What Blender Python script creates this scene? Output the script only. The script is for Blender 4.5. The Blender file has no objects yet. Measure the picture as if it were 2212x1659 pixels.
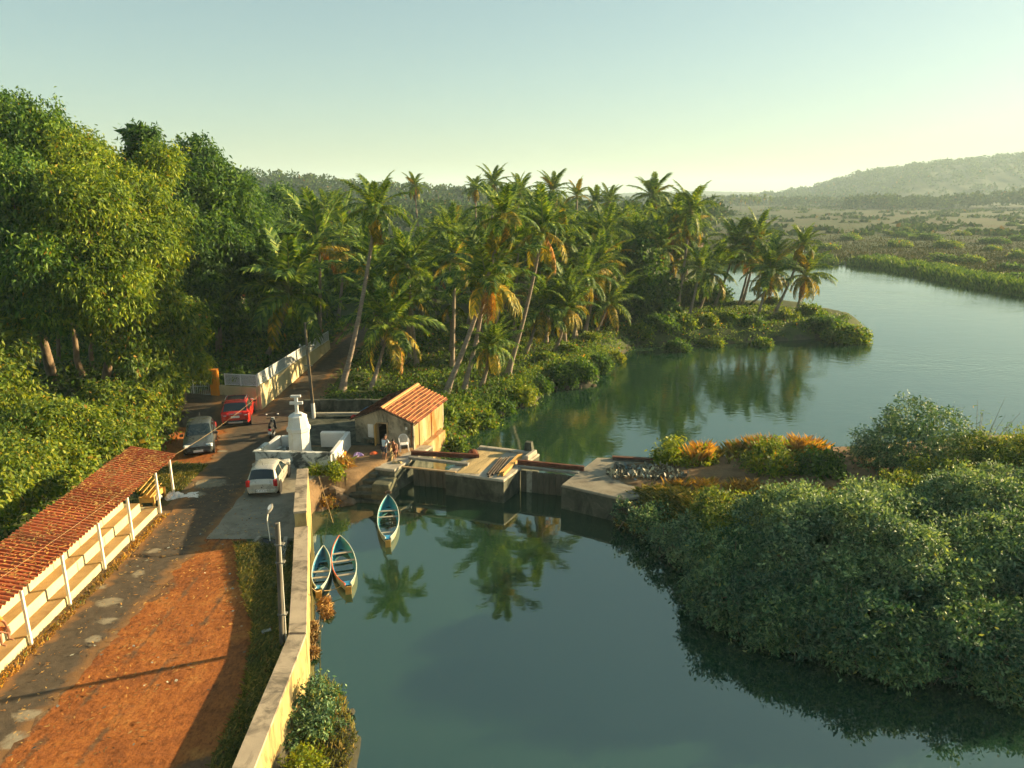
import bpy, math, random
import numpy as np
from mathutils import Vector, Matrix, Euler

# ------------------------------------------------------------------ camera, world, sun, exposure
SC = bpy.context.scene
COL = SC.collection
FOC, PITCH, CAM_H = 1551.0, math.radians(15.0), 14.2      # focal length in units of a 2212 px wide frame
cam_d = bpy.data.cameras.new('camera'); cam = bpy.data.objects.new('camera', cam_d); COL.objects.link(cam)
cam_d.sensor_width = 36.0; cam_d.lens = 36.0 * FOC / 2212.0
cam_d.clip_start = 0.1; cam_d.clip_end = 9000
cam.location = (0, 0, CAM_H); cam.rotation_euler = (math.pi/2 - PITCH, 0, 0)
SC.camera = cam

SUN_AZ, SUN_EL = math.radians(70), math.radians(14.5)       # azimuth clockwise from +Y
W = bpy.data.worlds.new('World'); SC.world = W; W.use_nodes = True
wn, wl = W.node_tree.nodes, W.node_tree.links
wn.clear()
sky = wn.new('ShaderNodeTexSky'); sky.sky_type = 'NISHITA'; sky.sun_disc = False
sky.sun_elevation = SUN_EL; sky.sun_rotation = SUN_AZ
sky.air_density = 1.0; sky.dust_density = 1.2; sky.ozone_density = 0.5; sky.altitude = 10
tint = wn.new('ShaderNodeMix'); tint.data_type = 'RGBA'; tint.blend_type = 'MULTIPLY'
tint.inputs['Factor'].default_value = 1.0
tint.inputs['B'].default_value = (0.82, 1.0, 0.95, 1)
bg = wn.new('ShaderNodeBackground'); bg.inputs['Strength'].default_value = 0.080
wo = wn.new('ShaderNodeOutputWorld')
sgam = wn.new('ShaderNodeGamma'); sgam.inputs['Gamma'].default_value = 0.57        # thin high haze: softer contrast across the sky
shs = wn.new('ShaderNodeHueSaturation'); shs.inputs['Saturation'].default_value = 1.12
wl.new(sky.outputs[0], sgam.inputs['Color']); wl.new(sgam.outputs[0], shs.inputs['Color']); wl.new(shs.outputs[0], tint.inputs['A']); wl.new(tint.outputs['Result'], bg.inputs['Color'])
wl.new(bg.outputs[0], wo.inputs['Surface'])

sun_d = bpy.data.lights.new('sun', 'SUN'); sun = bpy.data.objects.new('sun', sun_d); COL.objects.link(sun)
sun_d.energy = 5.0; sun_d.angle = math.radians(0.6); sun_d.color = (1.0, 0.74, 0.40)
SUNV = Vector((math.cos(SUN_EL)*math.sin(SUN_AZ), math.cos(SUN_EL)*math.cos(SUN_AZ), math.sin(SUN_EL)))
sun.rotation_euler = SUNV.to_track_quat('Z', 'Y').to_euler(); sun.location = (60, 40, 60)

vs = SC.view_settings
vs.view_transform = 'Standard'; vs.look = 'None'; vs.exposure = 1.88; vs.gamma = 1.0; vs.use_curve_mapping = False
cy = SC.cycles
cy.use_denoising = True
try: cy.denoiser = 'OPENIMAGEDENOISE'
except Exception: pass
cy.use_adaptive_sampling = True; cy.adaptive_threshold = 0.03
cy.max_bounces = 5; cy.diffuse_bounces = 2; cy.glossy_bounces = 3; cy.transmission_bounces = 4
cy.transparent_max_bounces = 8; cy.volume_bounces = 0; cy.caustics_reflective = False; cy.caustics_refractive = False
cy.sample_clamp_indirect = 6.0

# ------------------------------------------------------------------ survey: photo point -> place on the ground / at a distance
CP, SP = math.cos(PITCH), math.sin(PITCH)
def at(x, y, z=0.0):
    u = (x-1106)/FOC; v = (y-829.5)/FOC
    t = (CAM_H-z)/(SP+v*CP)
    return Vector((u*t, (CP-v*SP)*t, z))
def aty(x, y, Y):
    u = (x-1106)/FOC; v = (y-829.5)/FOC
    t = Y/(CP-v*SP)
    return Vector((u*t, Y, CAM_H-t*(SP+v*CP)))
def depth(p): return p[1]*CP-(p[2]-CAM_H)*SP
WATER = -1.45
R_ = np.random.default_rng(7)
random.seed(11)

# ------------------------------------------------------------------ materials
def nt(name):
    m = bpy.data.materials.new(name); m.use_nodes = True
    n = m.node_tree.nodes; n.clear()
    out = n.new('ShaderNodeOutputMaterial')
    return m, n, m.node_tree.links, out
def rgba(c): return (c[0], c[1], c[2], 1.0)
def ramp(n, stops):
    r = n.new('ShaderNodeValToRGB'); e = r.color_ramp.elements
    while len(e) < len(stops): e.new(0.5)
    for i, (p, c) in enumerate(stops):
        e[i].position = p; e[i].color = rgba(c)
    return r
def mixc(n, l, fac, a, b, mode='MIX'):
    x = n.new('ShaderNodeMix'); x.data_type = 'RGBA'; x.blend_type = mode
    for s, v in (('Factor', fac), ('A', a), ('B', b)):
        if hasattr(v, 'links') or hasattr(v, 'is_linked'): l.new(v, x.inputs[s])
        elif isinstance(v, (int, float)): x.inputs[s].default_value = v
        else: x.inputs[s].default_value = rgba(v)
    return x.outputs['Result']
def coords(n, l, stretch=(1, 1, 1)):
    tc = n.new('ShaderNodeTexCoord'); mp = n.new('ShaderNodeMapping'); mp.inputs['Scale'].default_value = stretch
    l.new(tc.outputs['Object'], mp.inputs['Vector']); return mp.outputs['Vector']
def noise(n, l, vec, scale, detail=6, rough=.6, dist=0.0):
    t = n.new('ShaderNodeTexNoise'); t.inputs['Scale'].default_value = scale; t.inputs['Detail'].default_value = detail
    t.inputs['Roughness'].default_value = rough; t.inputs['Distortion'].default_value = dist
    l.new(vec, t.inputs['Vector']); return t.outputs['Fac']
def bump(n, l, h, strength, dist=0.05):
    b = n.new('ShaderNodeBump'); b.inputs['Strength'].default_value = strength; b.inputs['Distance'].default_value = dist
    l.new(h, b.inputs['Height']); return b.outputs['Normal']

def surf(name, stops, scale=2.0, rough=.8, bmp=.25, bscale=18, stretch=(1, 1, 1), spec=.25, metal=0.0, grime=None, coat=0.0):
    """grained surface: a colour ramp over noise, finer grain as relief, optional blotches of a second colour"""
    m, n, l, out = nt(name)
    b = n.new('ShaderNodeBsdfPrincipled')
    v = coords(n, l, stretch)
    c = ramp(n, stops); l.new(noise(n, l, v, scale), c.inputs[0]); colr = c.outputs[0]
    if grime:                                             # (colour, scale, low, high)
        g = ramp(n, [(grime[2], (0, 0, 0)), (grime[3], (1, 1, 1))])
        l.new(noise(n, l, v, grime[1], 8, .7, .6), g.inputs[0])
        colr = mixc(n, l, g.outputs[0], colr, grime[0])
    l.new(colr, b.inputs['Base Color'])
    b.inputs['Roughness'].default_value = rough; b.inputs['Specular IOR Level'].default_value = spec
    b.inputs['Metallic'].default_value = metal; b.inputs['Coat Weight'].default_value = coat
    if bmp: l.new(bump(n, l, noise(n, l, v, bscale, 4), bmp, .03), b.inputs['Normal'])
    l.new(b.outputs[0], out.inputs['Surface']); return m
def plain(name, c, rough=.5, spec=.4, metal=0.0, coat=0.0):
    m, n, l, out = nt(name)
    b = n.new('ShaderNodeBsdfPrincipled'); v = coords(n, l)
    k = ramp(n, [(.3, [q*.86 for q in c]), (.7, [min(1, q*1.1) for q in c])]); l.new(noise(n, l, v, 4.0), k.inputs[0])
    l.new(k.outputs[0], b.inputs['Base Color'])
    b.inputs['Roughness'].default_value = rough; b.inputs['Specular IOR Level'].default_value = spec
    b.inputs['Metallic'].default_value = metal; b.inputs['Coat Weight'].default_value = coat
    l.new(b.outputs[0], out.inputs['Surface']); return m
def leafmat(name, dark, mid, light, odd=None, odd_at=.95, trans=.42, rough=.55, patch=.35, spec=.22):
    """leaf: each leaf its own tint, patches of younger growth, light coming through"""
    m, n, l, out = nt(name)
    g = n.new('ShaderNodeNewGeometry')
    st = [(0.0, dark), (.5, mid), (.88, light)]
    if odd: st += [(odd_at, light), (min(1, odd_at+.02), odd)]
    c = ramp(n, st); l.new(g.outputs['Random Per Island'], c.inputs[0])
    v = coords(n, l)
    k = ramp(n, [(.36, (.58, .68, .72)), (.64, (1.38, 1.26, .85))]); l.new(noise(n, l, v, patch, 3), k.inputs[0])
    colr = mixc(n, l, 1.0, c.outputs[0], k.outputs[0], 'MULTIPLY')
    b = n.new('ShaderNodeBsdfPrincipled'); l.new(colr, b.inputs['Base Color'])
    b.inputs['Roughness'].default_value = rough; b.inputs['Specular IOR Level'].default_value = spec
    t = n.new('ShaderNodeBsdfTranslucent')
    tc = mixc(n, l, 1.0, colr, (1.35, 1.25, .45), 'MULTIPLY'); l.new(tc, t.inputs['Color'])
    ms = n.new('ShaderNodeMixShader'); ms.inputs[0].default_value = trans
    l.new(b.outputs[0], ms.inputs[1]); l.new(t.outputs[0], ms.inputs[2]); l.new(ms.outputs[0], out.inputs['Surface'])
    return m

M = {}
M['mango'] = leafmat('mango_leaf', (0.030, 0.084, 0.027), (0.081, 0.182, 0.035), (0.182, 0.290, 0.047), (0.540, 0.270, 0.054), .988)
M['mango_sun'] = leafmat('sunlit_mango_leaf', (.045, .100, .022), (.130, .225, .030), (.270, .340, .045), (.45, .22, .05), .982)  # lighter, yellower mango copy: sunlight put into the leaf colour
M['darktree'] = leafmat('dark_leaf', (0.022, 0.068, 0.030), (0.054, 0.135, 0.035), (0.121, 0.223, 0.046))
M['creeper'] = leafmat('creeper_leaf', (0.039, 0.098, 0.023), (0.130, 0.208, 0.031), (0.260, 0.305, 0.044), (0.468, 0.260, 0.065), .975)
M['lime'] = leafmat('lime_leaf', (.09, .16, .02), (.20, .27, .025), (.34, .36, .04), trans=.35)
M['mangrove'] = leafmat('mangrove_leaf', (.026, .078, .046), (.075, .170, .092), (.220, .330, .180), (.36, .36, .10), .975, trans=.22, rough=.6, spec=.25)
M['mangrove_pale'] = leafmat('pale_mangrove_leaf', (.045, .105, .065), (.120, .215, .125), (.30, .41, .24), (.36, .36, .10), .985, trans=.25, rough=.6, spec=.25)
M['mangrove_sun'] = leafmat('sunlit_mangrove_leaf', (.045, .095, .030), (.125, .200, .050), (.28, .33, .07), (.42, .34, .08), .96, trans=.34, rough=.6, spec=.2)  # yellow-green copy of mangrove, low sun painted into the leaves
M['marshgrass'] = leafmat('marsh_grass', (.034, .056, .018), (.064, .080, .027), (.105, .098, .042), trans=.12, rough=.9, spec=.0, patch=.05)
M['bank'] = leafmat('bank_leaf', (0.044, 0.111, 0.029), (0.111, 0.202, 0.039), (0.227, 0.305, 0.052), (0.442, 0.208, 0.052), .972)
M['under'] = leafmat('undergrowth_leaf', (0.030, 0.077, 0.025), (0.075, 0.156, 0.033), (0.163, 0.237, 0.043), (0.400, 0.213, 0.062), .965)
M['hillleaf'] = leafmat('hill_leaf', (.022, .060, .022), (.050, .105, .032), (.095, .145, .042), (.20, .14, .06), .96, trans=.12, rough=.9, spec=.0)
M['reed'] = leafmat('reed', (0.048, 0.114, 0.026), (0.096, 0.192, 0.036), (0.180, 0.264, 0.060), trans=.25)
M['drygrass'] = leafmat('dry_grass', (.20, .11, .035), (.40, .22, .05), (.58, .36, .08), (.18, .22, .04), .9, trans=.25)
M['grass'] = leafmat('grass_blade', (.070, .095, .034), (.150, .165, .055), (.30, .25, .08), (.46, .33, .11), .88, trans=.2, rough=.85, spec=.05)
M['litter'] = leafmat('dry_leaf', (.14, .07, .03), (.32, .16, .055), (.52, .33, .12), trans=.05, rough=.7)
M['frond'] = leafmat('frond_green', (.045, .105, .030), (.115, .215, .042), (.270, .350, .065), trans=.38, patch=.8)
M['frond_y'] = leafmat('frond_yellowing', (0.138, 0.163, 0.031), (0.300, 0.263, 0.037), (0.500, 0.350, 0.050), trans=.3, patch=.8)
M['frond_d'] = leafmat('frond_dry', (.22, .10, .03), (.40, .18, .04), (.52, .28, .06), trans=.2, patch=.8)
M['rachis'] = plain('rachis', (.20, .22, .06), .6)
M['palmbark'] = surf('palm_bark', [(.3, (.16, .125, .095)), (.7, (.33, .27, .21))], 3, .9, .5, 12, (1, 1, 6))
M['bark'] = surf('tree_bark', [(.3, (.10, .075, .05)), (.7, (.26, .19, .12))], 4, .9, .5, 14, (1, 1, .4))
M['conc'] = surf('concrete', [(.3, (.30, .27, .21)), (.7, (.44, .40, .31))], 1.2, .85, .2, 30, grime=((.17, .16, .12), 2.2, .5, .68))
M['mosscon'] = surf('mossy_concrete', [(.25, (.035, .042, .032)), (.55, (.105, .112, .082)), (.8, (.20, .20, .15))], 1.6, .9, .5, 14, (1, 1, .7), grime=((.022, .030, .022), 1.1, .42, .6))
M['pierside'] = surf('damp_pier_side', [(.25, (.06, .066, .04)), (.7, (.19, .19, .12))], 1.8, .9, .4, 14, grime=((.03, .036, .024), 1.0, .45, .66))
M['wallcon'] = surf('river_wall_cap', [(.3, (.34, .28, .20)), (.7, (.50, .41, .28))], .8, .85, .3, 26, grime=((.13, .11, .08), 1.3, .47, .66))
M['wallface'] = surf('river_wall_face', [(.3, (.36, .26, .10)), (.6, (.48, .37, .15)), (.8, (.52, .45, .27))], 1.5, .9, .3, 20, (1, 1, .35), grime=((.09, .075, .04), 1.6, .46, .66))
M['weathered'] = surf('weathered_whitewash', [(.35, (.50, .52, .47)), (.7, (.66, .66, .60))], 2.0, .85, .2, 18, grime=((.055, .065, .06), 1.3, .50, .60))
M['whitewash'] = surf('whitewash', [(.35, (.60, .60, .56)), (.7, (.70, .69, .65))], 2.0, .7, .12, 18, grime=((.52, .48, .40), 1.7, .55, .75))
M['cream'] = surf('cream_paint', [(.35, (.46, .41, .24)), (.7, (.56, .50, .31))], 1.0, .75, .12, 20, grime=((.30, .25, .15), 1.3, .58, .74))
M['yellowwall'] = surf('yellow_wall', [(.3, (.46, .38, .20)), (.7, (.60, .51, .29))], .7, .8, .15, 22, (1, 1, .4), grime=((.24, .19, .10), .9, .55, .75))
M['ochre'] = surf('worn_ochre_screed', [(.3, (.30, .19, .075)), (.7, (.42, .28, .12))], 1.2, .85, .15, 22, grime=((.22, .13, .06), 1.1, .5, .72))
M['orange'] = surf('orange_paint', [(.3, (.66, .22, .015)), (.7, (.78, .28, .02))], 1.0, .6, .1, 22, grime=((.30, .11, .02), 2.2, .62, .74))
M['hutwall'] = surf('hut_plaster', [(.3, (.30, .27, .19)), (.7, (.45, .40, .28))], 1.0, .9, .2, 22, (1, 1, .5), grime=((.055, .055, .042), .75, .44, .62))
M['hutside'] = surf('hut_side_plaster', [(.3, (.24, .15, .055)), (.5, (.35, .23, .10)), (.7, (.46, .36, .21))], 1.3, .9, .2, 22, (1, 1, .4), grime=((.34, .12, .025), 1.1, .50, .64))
M['tile'] = surf('clay_tile', [(.25, (.11, .040, .020)), (.55, (.22, .068, .028)), (.8, (.30, .11, .04))], 2.2, .85, .3, 20, grime=((.05, .034, .026), 1.9, .46, .64))
def per_piece(mat, lo, hi):                               # every tile fired a little differently
    n, l = mat.node_tree.nodes, mat.node_tree.links; b = [q for q in n if q.type == 'BSDF_PRINCIPLED'][0]; src = b.inputs['Base Color'].links[0].from_socket
    oi = n.new('ShaderNodeObjectInfo'); r = ramp(n, [(0, lo), (1, hi)]); l.new(oi.outputs['Random'], r.inputs[0]); l.new(mixc(n, l, 1.0, src, r.outputs[0], 'MULTIPLY'), b.inputs['Base Color'])
per_piece(M['tile'], (.45, .42, .42), (1.55, 1.45, 1.35))
M['mortar'] = surf('mortar_ridge', [(.3, (.46, .22, .08)), (.7, (.60, .33, .14))], 4, .9, .2, 20)
M['corr'] = surf('painted_corrugated_sheet', [(.3, (.34, .085, .028)), (.7, (.46, .135, .042))], .8, .6, .1, 24, spec=.3, grime=((.17, .07, .03), .8, .50, .72))
def asphalt_mat():
    m, n, l, out = nt('worn_asphalt'); b = n.new('ShaderNodeBsdfPrincipled'); v = coords(n, l)
    def attr(nm): a = n.new('ShaderNodeAttribute'); a.attribute_name = nm; return a.outputs['Fac']
    def over(a, sc, amt, lo, hi):
        x = n.new('ShaderNodeMath'); x.operation = 'MULTIPLY_ADD'; l.new(noise(n, l, v, sc, 9, .72, .4), x.inputs[0]); x.inputs[1].default_value = amt; l.new(a, x.inputs[2])
        r = ramp(n, [(lo, (0, 0, 0)), (hi, (1, 1, 1))]); l.new(x.outputs[0], r.inputs[0]); return r.outputs[0]
    base = ramp(n, [(.3, (.062, .050, .036)), (.7, (.118, .092, .062))]); l.new(noise(n, l, v, 3, 6), base.inputs[0])
    dust = ramp(n, [(.3, (.17, .095, .042)), (.7, (.30, .155, .060))]); l.new(noise(n, l, v, 1.3, 8), dust.inputs[0])
    pale = ramp(n, [(.3, (.20, .17, .115)), (.7, (.34, .30, .21))]); l.new(noise(n, l, v, 3, 8), pale.inputs[0])
    c = mixc(n, l, over(attr('dusty'), .7, 1.0, .62, .98), base.outputs[0], dust.outputs[0])
    c = mixc(n, l, over(attr('pale'), 1.4, .9, .80, .95), c, pale.outputs[0])
    l.new(c, b.inputs['Base Color']); b.inputs['Roughness'].default_value = .93; b.inputs['Specular IOR Level'].default_value = .2
    l.new(bump(n, l, noise(n, l, v, 30, 6, .8), .6, .03), b.inputs['Normal']); l.new(b.outputs[0], out.inputs['Surface']); return m
M['asphalt'] = asphalt_mat()
M['patch'] = surf('cement_patch', [(.3, (.17, .14, .09)), (.7, (.30, .26, .18))], 3.0, .9, .3, 30)
M['apron'] = surf('apron_concrete', [(.3, (.19, .175, .13)), (.7, (.30, .27, .20))], .9, .9, .25, 40, grime=((.12, .10, .07), .8, .50, .72))
M['rust'] = surf('rusty_steel', [(.3, (.075, .028, .020)), (.7, (.17, .065, .035))], 4, .75, .25, 25)
M['greysteel'] = surf('grey_steel', [(.3, (.14, .14, .12)), (.7, (.25, .24, .20))], 3, .6, .15, 25)
M['board'] = surf('gate_board', [(.3, (.050, .048, .036)), (.7, (.125, .112, .080))], 2.2, .9, .4, 22, (3, 3, .5))
M['palewood'] = surf('pale_wood', [(.3, (.30, .20, .10)), (.7, (.46, .33, .18))], 3, .8, .2, 22, (1, 1, 1))
M['bamboo'] = surf('bamboo', [(.3, (.42, .24, .06)), (.7, (.60, .38, .11))], 3, .55, .1, 22)
M['darkwood'] = surf('dark_wood', [(.3, (.045, .035, .026)), (.7, (.12, .095, .07))], 3, .85, .3, 22)
M['rock'] = surf('laterite_rock', [(.3, (.07, .055, .04)), (.7, (.21, .155, .10))], 2.5, .95, .6, 12)
M['mud'] = surf('wet_mud', [(.3, (.035, .038, .028)), (.7, (.10, .095, .065))], 2.5, .8, .6, 10)
M['net'] = surf('fishing_net', [(.3, (.34, .25, .11)), (.7, (.50, .38, .19))], 6, .9, .6, 30, (8, 1, 1))
M['rope'] = surf('rope', [(.3, (.30, .20, .09)), (.7, (.48, .35, .18))], 8, .9, .4, 60)
M['whitemetal'] = plain('white_metal', (.68, .70, .68), .5)
M['post'] = surf('painted_post', [(.3, (.74, .70, .56)), (.7, (.82, .79, .66))], 3, .6, .1, 20)
M['plastic'] = plain('white_plastic', (.78, .77, .72), .4)
M['black'] = plain('black_plastic', (.018, .018, .02), .45)
M['rubber'] = plain('rubber', (.022, .022, .022), .85, .2)
M['rim'] = plain('alloy', (.45, .45, .44), .35, .5, .6)
M['chrome'] = plain('chrome', (.72, .72, .70), .18, .5, .9)
M['lens_w'] = plain('clear_lens', (.62, .66, .64), .15, .6, .1)
M['lens_r'] = plain('red_lens', (.50, .015, .012), .2, .5)
M['plate'] = plain('number_plate', (.74, .74, .70), .5)
M['ink'] = plain('plate_ink', (.03, .03, .03), .6)
M['skin'] = plain('skin', (.26, .12, .065), .55)
M['hair'] = plain('hair', (.014, .011, .010), .6)
M['shirt'] = plain('light_blue_shirt', (.38, .50, .60), .85)
M['shorts'] = plain('dark_shorts', (.030, .035, .055), .9)
M['lungi'] = plain('maroon_cloth', (.13, .035, .03), .9)
M['orangecloth'] = plain('orange_cloth', (.62, .22, .04), .9)
M['redcloth'] = plain('red_cloth', (.55, .02, .02), .9)
M['purple'] = plain('purple_bag', (.36, .25, .52), .6)
M['bluetarp'] = plain('blue_tarp', (.05, .14, .32), .6)
M['trash'] = leafmat('litter_scraps', (.05, .05, .045), (.15, .15, .14), (.42, .44, .42), (.15, .26, .38), .95, trans=.0, rough=.5)
M['greypole'] = surf('weathered_pole', [(.3, (.070, .066, .055)), (.7, (.17, .155, .12))], 3, .9, .3, 20, (1, 1, .3))
M['teal_in'] = surf('boat_teal_paint', [(.3, (.035, .25, .30)), (.7, (.07, .37, .42))], 2.5, .6, .1, 25, grime=((.14, .15, .11), 2.0, .52, .74))
M['blue_in'] = surf('boat_blue_paint', [(.3, (.04, .21, .35)), (.7, (.08, .32, .48))], 2.5, .6, .1, 25, grime=((.13, .15, .13), 2.0, .50, .72))
M['brightblue'] = surf('bright_blue_paint', [(.3, (.03, .22, .44)), (.7, (.05, .32, .56))], 2.5, .5, .1, 25)
M['hull_out'] = surf('hull_outer_paint', [(.3, (.20, .27, .27)), (.7, (.34, .38, .33))], 2, .5, .1, 25, grime=((.40, .30, .10), 1.6, .54, .7))
M['gun_w'] = plain('pale_gunwale', (.40, .47, .42), .6)
M['gun_o'] = plain('orange_gunwale', (.62, .12, .03), .6)
M['thwart'] = surf('thwart_wood', [(.3, (.26, .24, .19)), (.7, (.42, .38, .29))], 3, .8, .15, 25)

def paint(name, c, flake=.0):
    m, n, l, out = nt(name); b = n.new('ShaderNodeBsdfPrincipled'); v = coords(n, l)
    k = ramp(n, [(.35, [q*.88 for q in c]), (.7, [min(1, q*1.08) for q in c])]); l.new(noise(n, l, v, 2.2, 8, .7), k.inputs[0])
    l.new(k.outputs[0], b.inputs['Base Color'])
    rr = ramp(n, [(.4, (.24, .24, .24)), (.75, (.5, .5, .5))]); l.new(noise(n, l, v, 3.0, 8), rr.inputs[0]); l.new(rr.outputs[0], b.inputs['Roughness'])
    b.inputs['Metallic'].default_value = flake; b.inputs['Coat Weight'].default_value = .5; b.inputs['Coat Roughness'].default_value = .12
    l.new(b.outputs[0], out.inputs['Surface']); return m
M['paint_red'] = paint('red_car_paint', (.56, .022, .012))
M['paint_grey'] = paint('grey_car_paint', (.085, .105, .11), .35)
M['paint_silver'] = paint('champagne_car_paint', (.50, .48, .40), .25)
M['glass'] = plain('dark_car_glass', (.012, .022, .026), .06, .6)

def water_mat():
    m, n, l, out = nt('river_water')
    b = n.new('ShaderNodeBsdfPrincipled')
    v = coords(n, l)
    k = ramp(n, [(.35, (.010, .034, .018)), (.7, (.018, .048, .024))]); l.new(noise(n, l, v, .07, 4), k.inputs[0])
    l.new(k.outputs[0], b.inputs['Base Color'])
    b.inputs['Roughness'].default_value = .035; b.inputs['IOR'].default_value = 1.95; b.inputs['Specular IOR Level'].default_value = 1.0; b.inputs['Specular Tint'].default_value = (.88, 1.0, .88, 1)
    # wind ripples: stronger out on the open river than in the sheltered pool below the sluice
    v2 = coords(n, l, (1.0, 1.8, 1.0))
    r1 = noise(n, l, v2, 1.4, 3, .55); r2 = noise(n, l, v2, .35, 2, .5)
    ad = n.new('ShaderNodeMath'); ad.operation = 'MULTIPLY_ADD'; l.new(r2, ad.inputs[0]); ad.inputs[1].default_value = 1.6; l.new(r1, ad.inputs[2])
    sx = n.new('ShaderNodeSeparateXYZ'); l.new(v, sx.inputs[0])
    mr = n.new('ShaderNodeMapRange'); mr.inputs['From Min'].default_value = 36; mr.inputs['From Max'].default_value = 66
    mr.inputs['To Min'].default_value = .05; mr.inputs['To Max'].default_value = .40
    l.new(sx.outputs['Y'], mr.inputs['Value'])
    wp = ramp(n, [(.4, (.3, .3, .3)), (.65, (1, 1, 1))]); l.new(noise(n, l, v, .045, 3, .5, .8), wp.inputs[0])
    mu = n.new('ShaderNodeMath'); mu.operation = 'MULTIPLY'; l.new(mr.outputs[0], mu.inputs[0]); l.new(wp.outputs[0], mu.inputs[1])
    bp = n.new('ShaderNodeBump'); bp.inputs['Distance'].default_value = .06
    l.new(mu.outputs[0], bp.inputs['Strength']); l.new(ad.outputs[0], bp.inputs['Height']); l.new(bp.outputs[0], b.inputs['Normal'])
    l.new(b.outputs[0], out.inputs['Surface']); return m
M['water'] = water_mat()

def ground_mat():
    m, n, l, out = nt('ground')
    b = n.new('ShaderNodeBsdfPrincipled'); v = coords(n, l)
    def attr(nm):
        a = n.new('ShaderNodeAttribute'); a.attribute_name = nm; return a.outputs['Fac']
    def brk(a, sc, amt):                                 # ragged edge between two kinds of soil
        nz = noise(n, l, v, sc, 8, .7)
        x = n.new('ShaderNodeMath'); x.operation = 'MULTIPLY_ADD'; l.new(nz, x.inputs[0]); x.inputs[1].default_value = amt
        y = n.new('ShaderNodeMath'); y.operation = 'SUBTRACT'; l.new(a, y.inputs[0]); y.inputs[1].default_value = amt*.5
        l.new(y.outputs[0], x.inputs[2])
        r = ramp(n, [(.42, (0, 0, 0)), (.58, (1, 1, 1))]); l.new(x.outputs[0], r.inputs[0]); return r.outputs[0]
    earth = ramp(n, [(.3, (.13, .085, .045)), (.7, (.24, .16, .085))]); l.new(noise(n, l, v, 1.2), earth.inputs[0])
    red = ramp(n, [(.28, (.13, .048, .020)), (.42, (.25, .085, .024)), (.54, (.34, .115, .028)), (.66, (.40, .17, .045)), (.80, (.30, .20, .10))]); l.new(noise(n, l, v, .55, 10, .78, .5), red.inputs[0])
    grit = ramp(n, [(.36, (.45, .42, .40)), (.50, (1, 1, 1)), (.70, (1.25, 1.3, 1.35))]); l.new(noise(n, l, coords(n, l, (1.6, .7, 1)), 4.5, 8, .8), grit.inputs[0])
    veg = ramp(n, [(.3, (.035, .055, .020)), (.7, (.085, .105, .036))]); l.new(noise(n, l, v, 1.0), veg.inputs[0])
    vm = coords(n, l, (.35, 1.0, 1.0))
    marsh = ramp(n, [(.30, (.026, .062, .018)), (.46, (.038, .066, .020)), (.60, (.060, .064, .026)), (.75, (.056, .042, .024))]); l.new(noise(n, l, vm, .03, 9, .62), marsh.inputs[0])
    fine = ramp(n, [(.35, (.62, .62, .62)), (.65, (1.25, 1.25, 1.25))]); l.new(noise(n, l, vm, .35, 6, .7), fine.inputs[0])
    marsh2 = mixc(n, l, 1.0, marsh.outputs[0], fine.outputs[0], 'MULTIPLY')
    redg = mixc(n, l, 1.0, red.outputs[0], grit.outputs[0], 'MULTIPLY')
    c = mixc(n, l, brk(attr('red'), .8, .9), earth.outputs[0], redg)
    trk = ramp(n, [(.3, (.085, .042, .020)), (.7, (.21, .120, .060))]); l.new(noise(n, l, v, 2.0, 8, .75), trk.inputs[0])
    c = mixc(n, l, brk(attr('track'), 1.6, .9), c, trk.outputs[0])
    c = mixc(n, l, brk(attr('veg'), .8, .6), c, veg.outputs[0])
    c = mixc(n, l, brk(attr('marsh'), .2, .3), c, marsh2)
    mud = ramp(n, [(.3, (.040, .042, .028)), (.7, (.095, .088, .058))]); l.new(noise(n, l, v, 1.5), mud.inputs[0])
    c = mixc(n, l, brk(attr('wet'), 1.0, .3), c, mud.outputs[0])
    speck = ramp(n, [(.30, (.75, .75, .75)), (.55, (1.05, 1.05, 1.05)), (.72, (1.3, 1.22, 1.1))]); l.new(noise(n, l, v, 9, 4, .8), speck.inputs[0])
    c = mixc(n, l, 1.0, c, speck.outputs[0], 'MULTIPLY')
    l.new(c, b.inputs['Base Color']); b.inputs['Roughness'].default_value = .95; b.inputs['Specular IOR Level'].default_value = .15
    l.new(bump(n, l, noise(n, l, v, 5, 8, .75), .9, .06), b.inputs['Normal'])
    l.new(b.outputs[0], out.inputs['Surface']); return m
M['ground'] = ground_mat()

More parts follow.
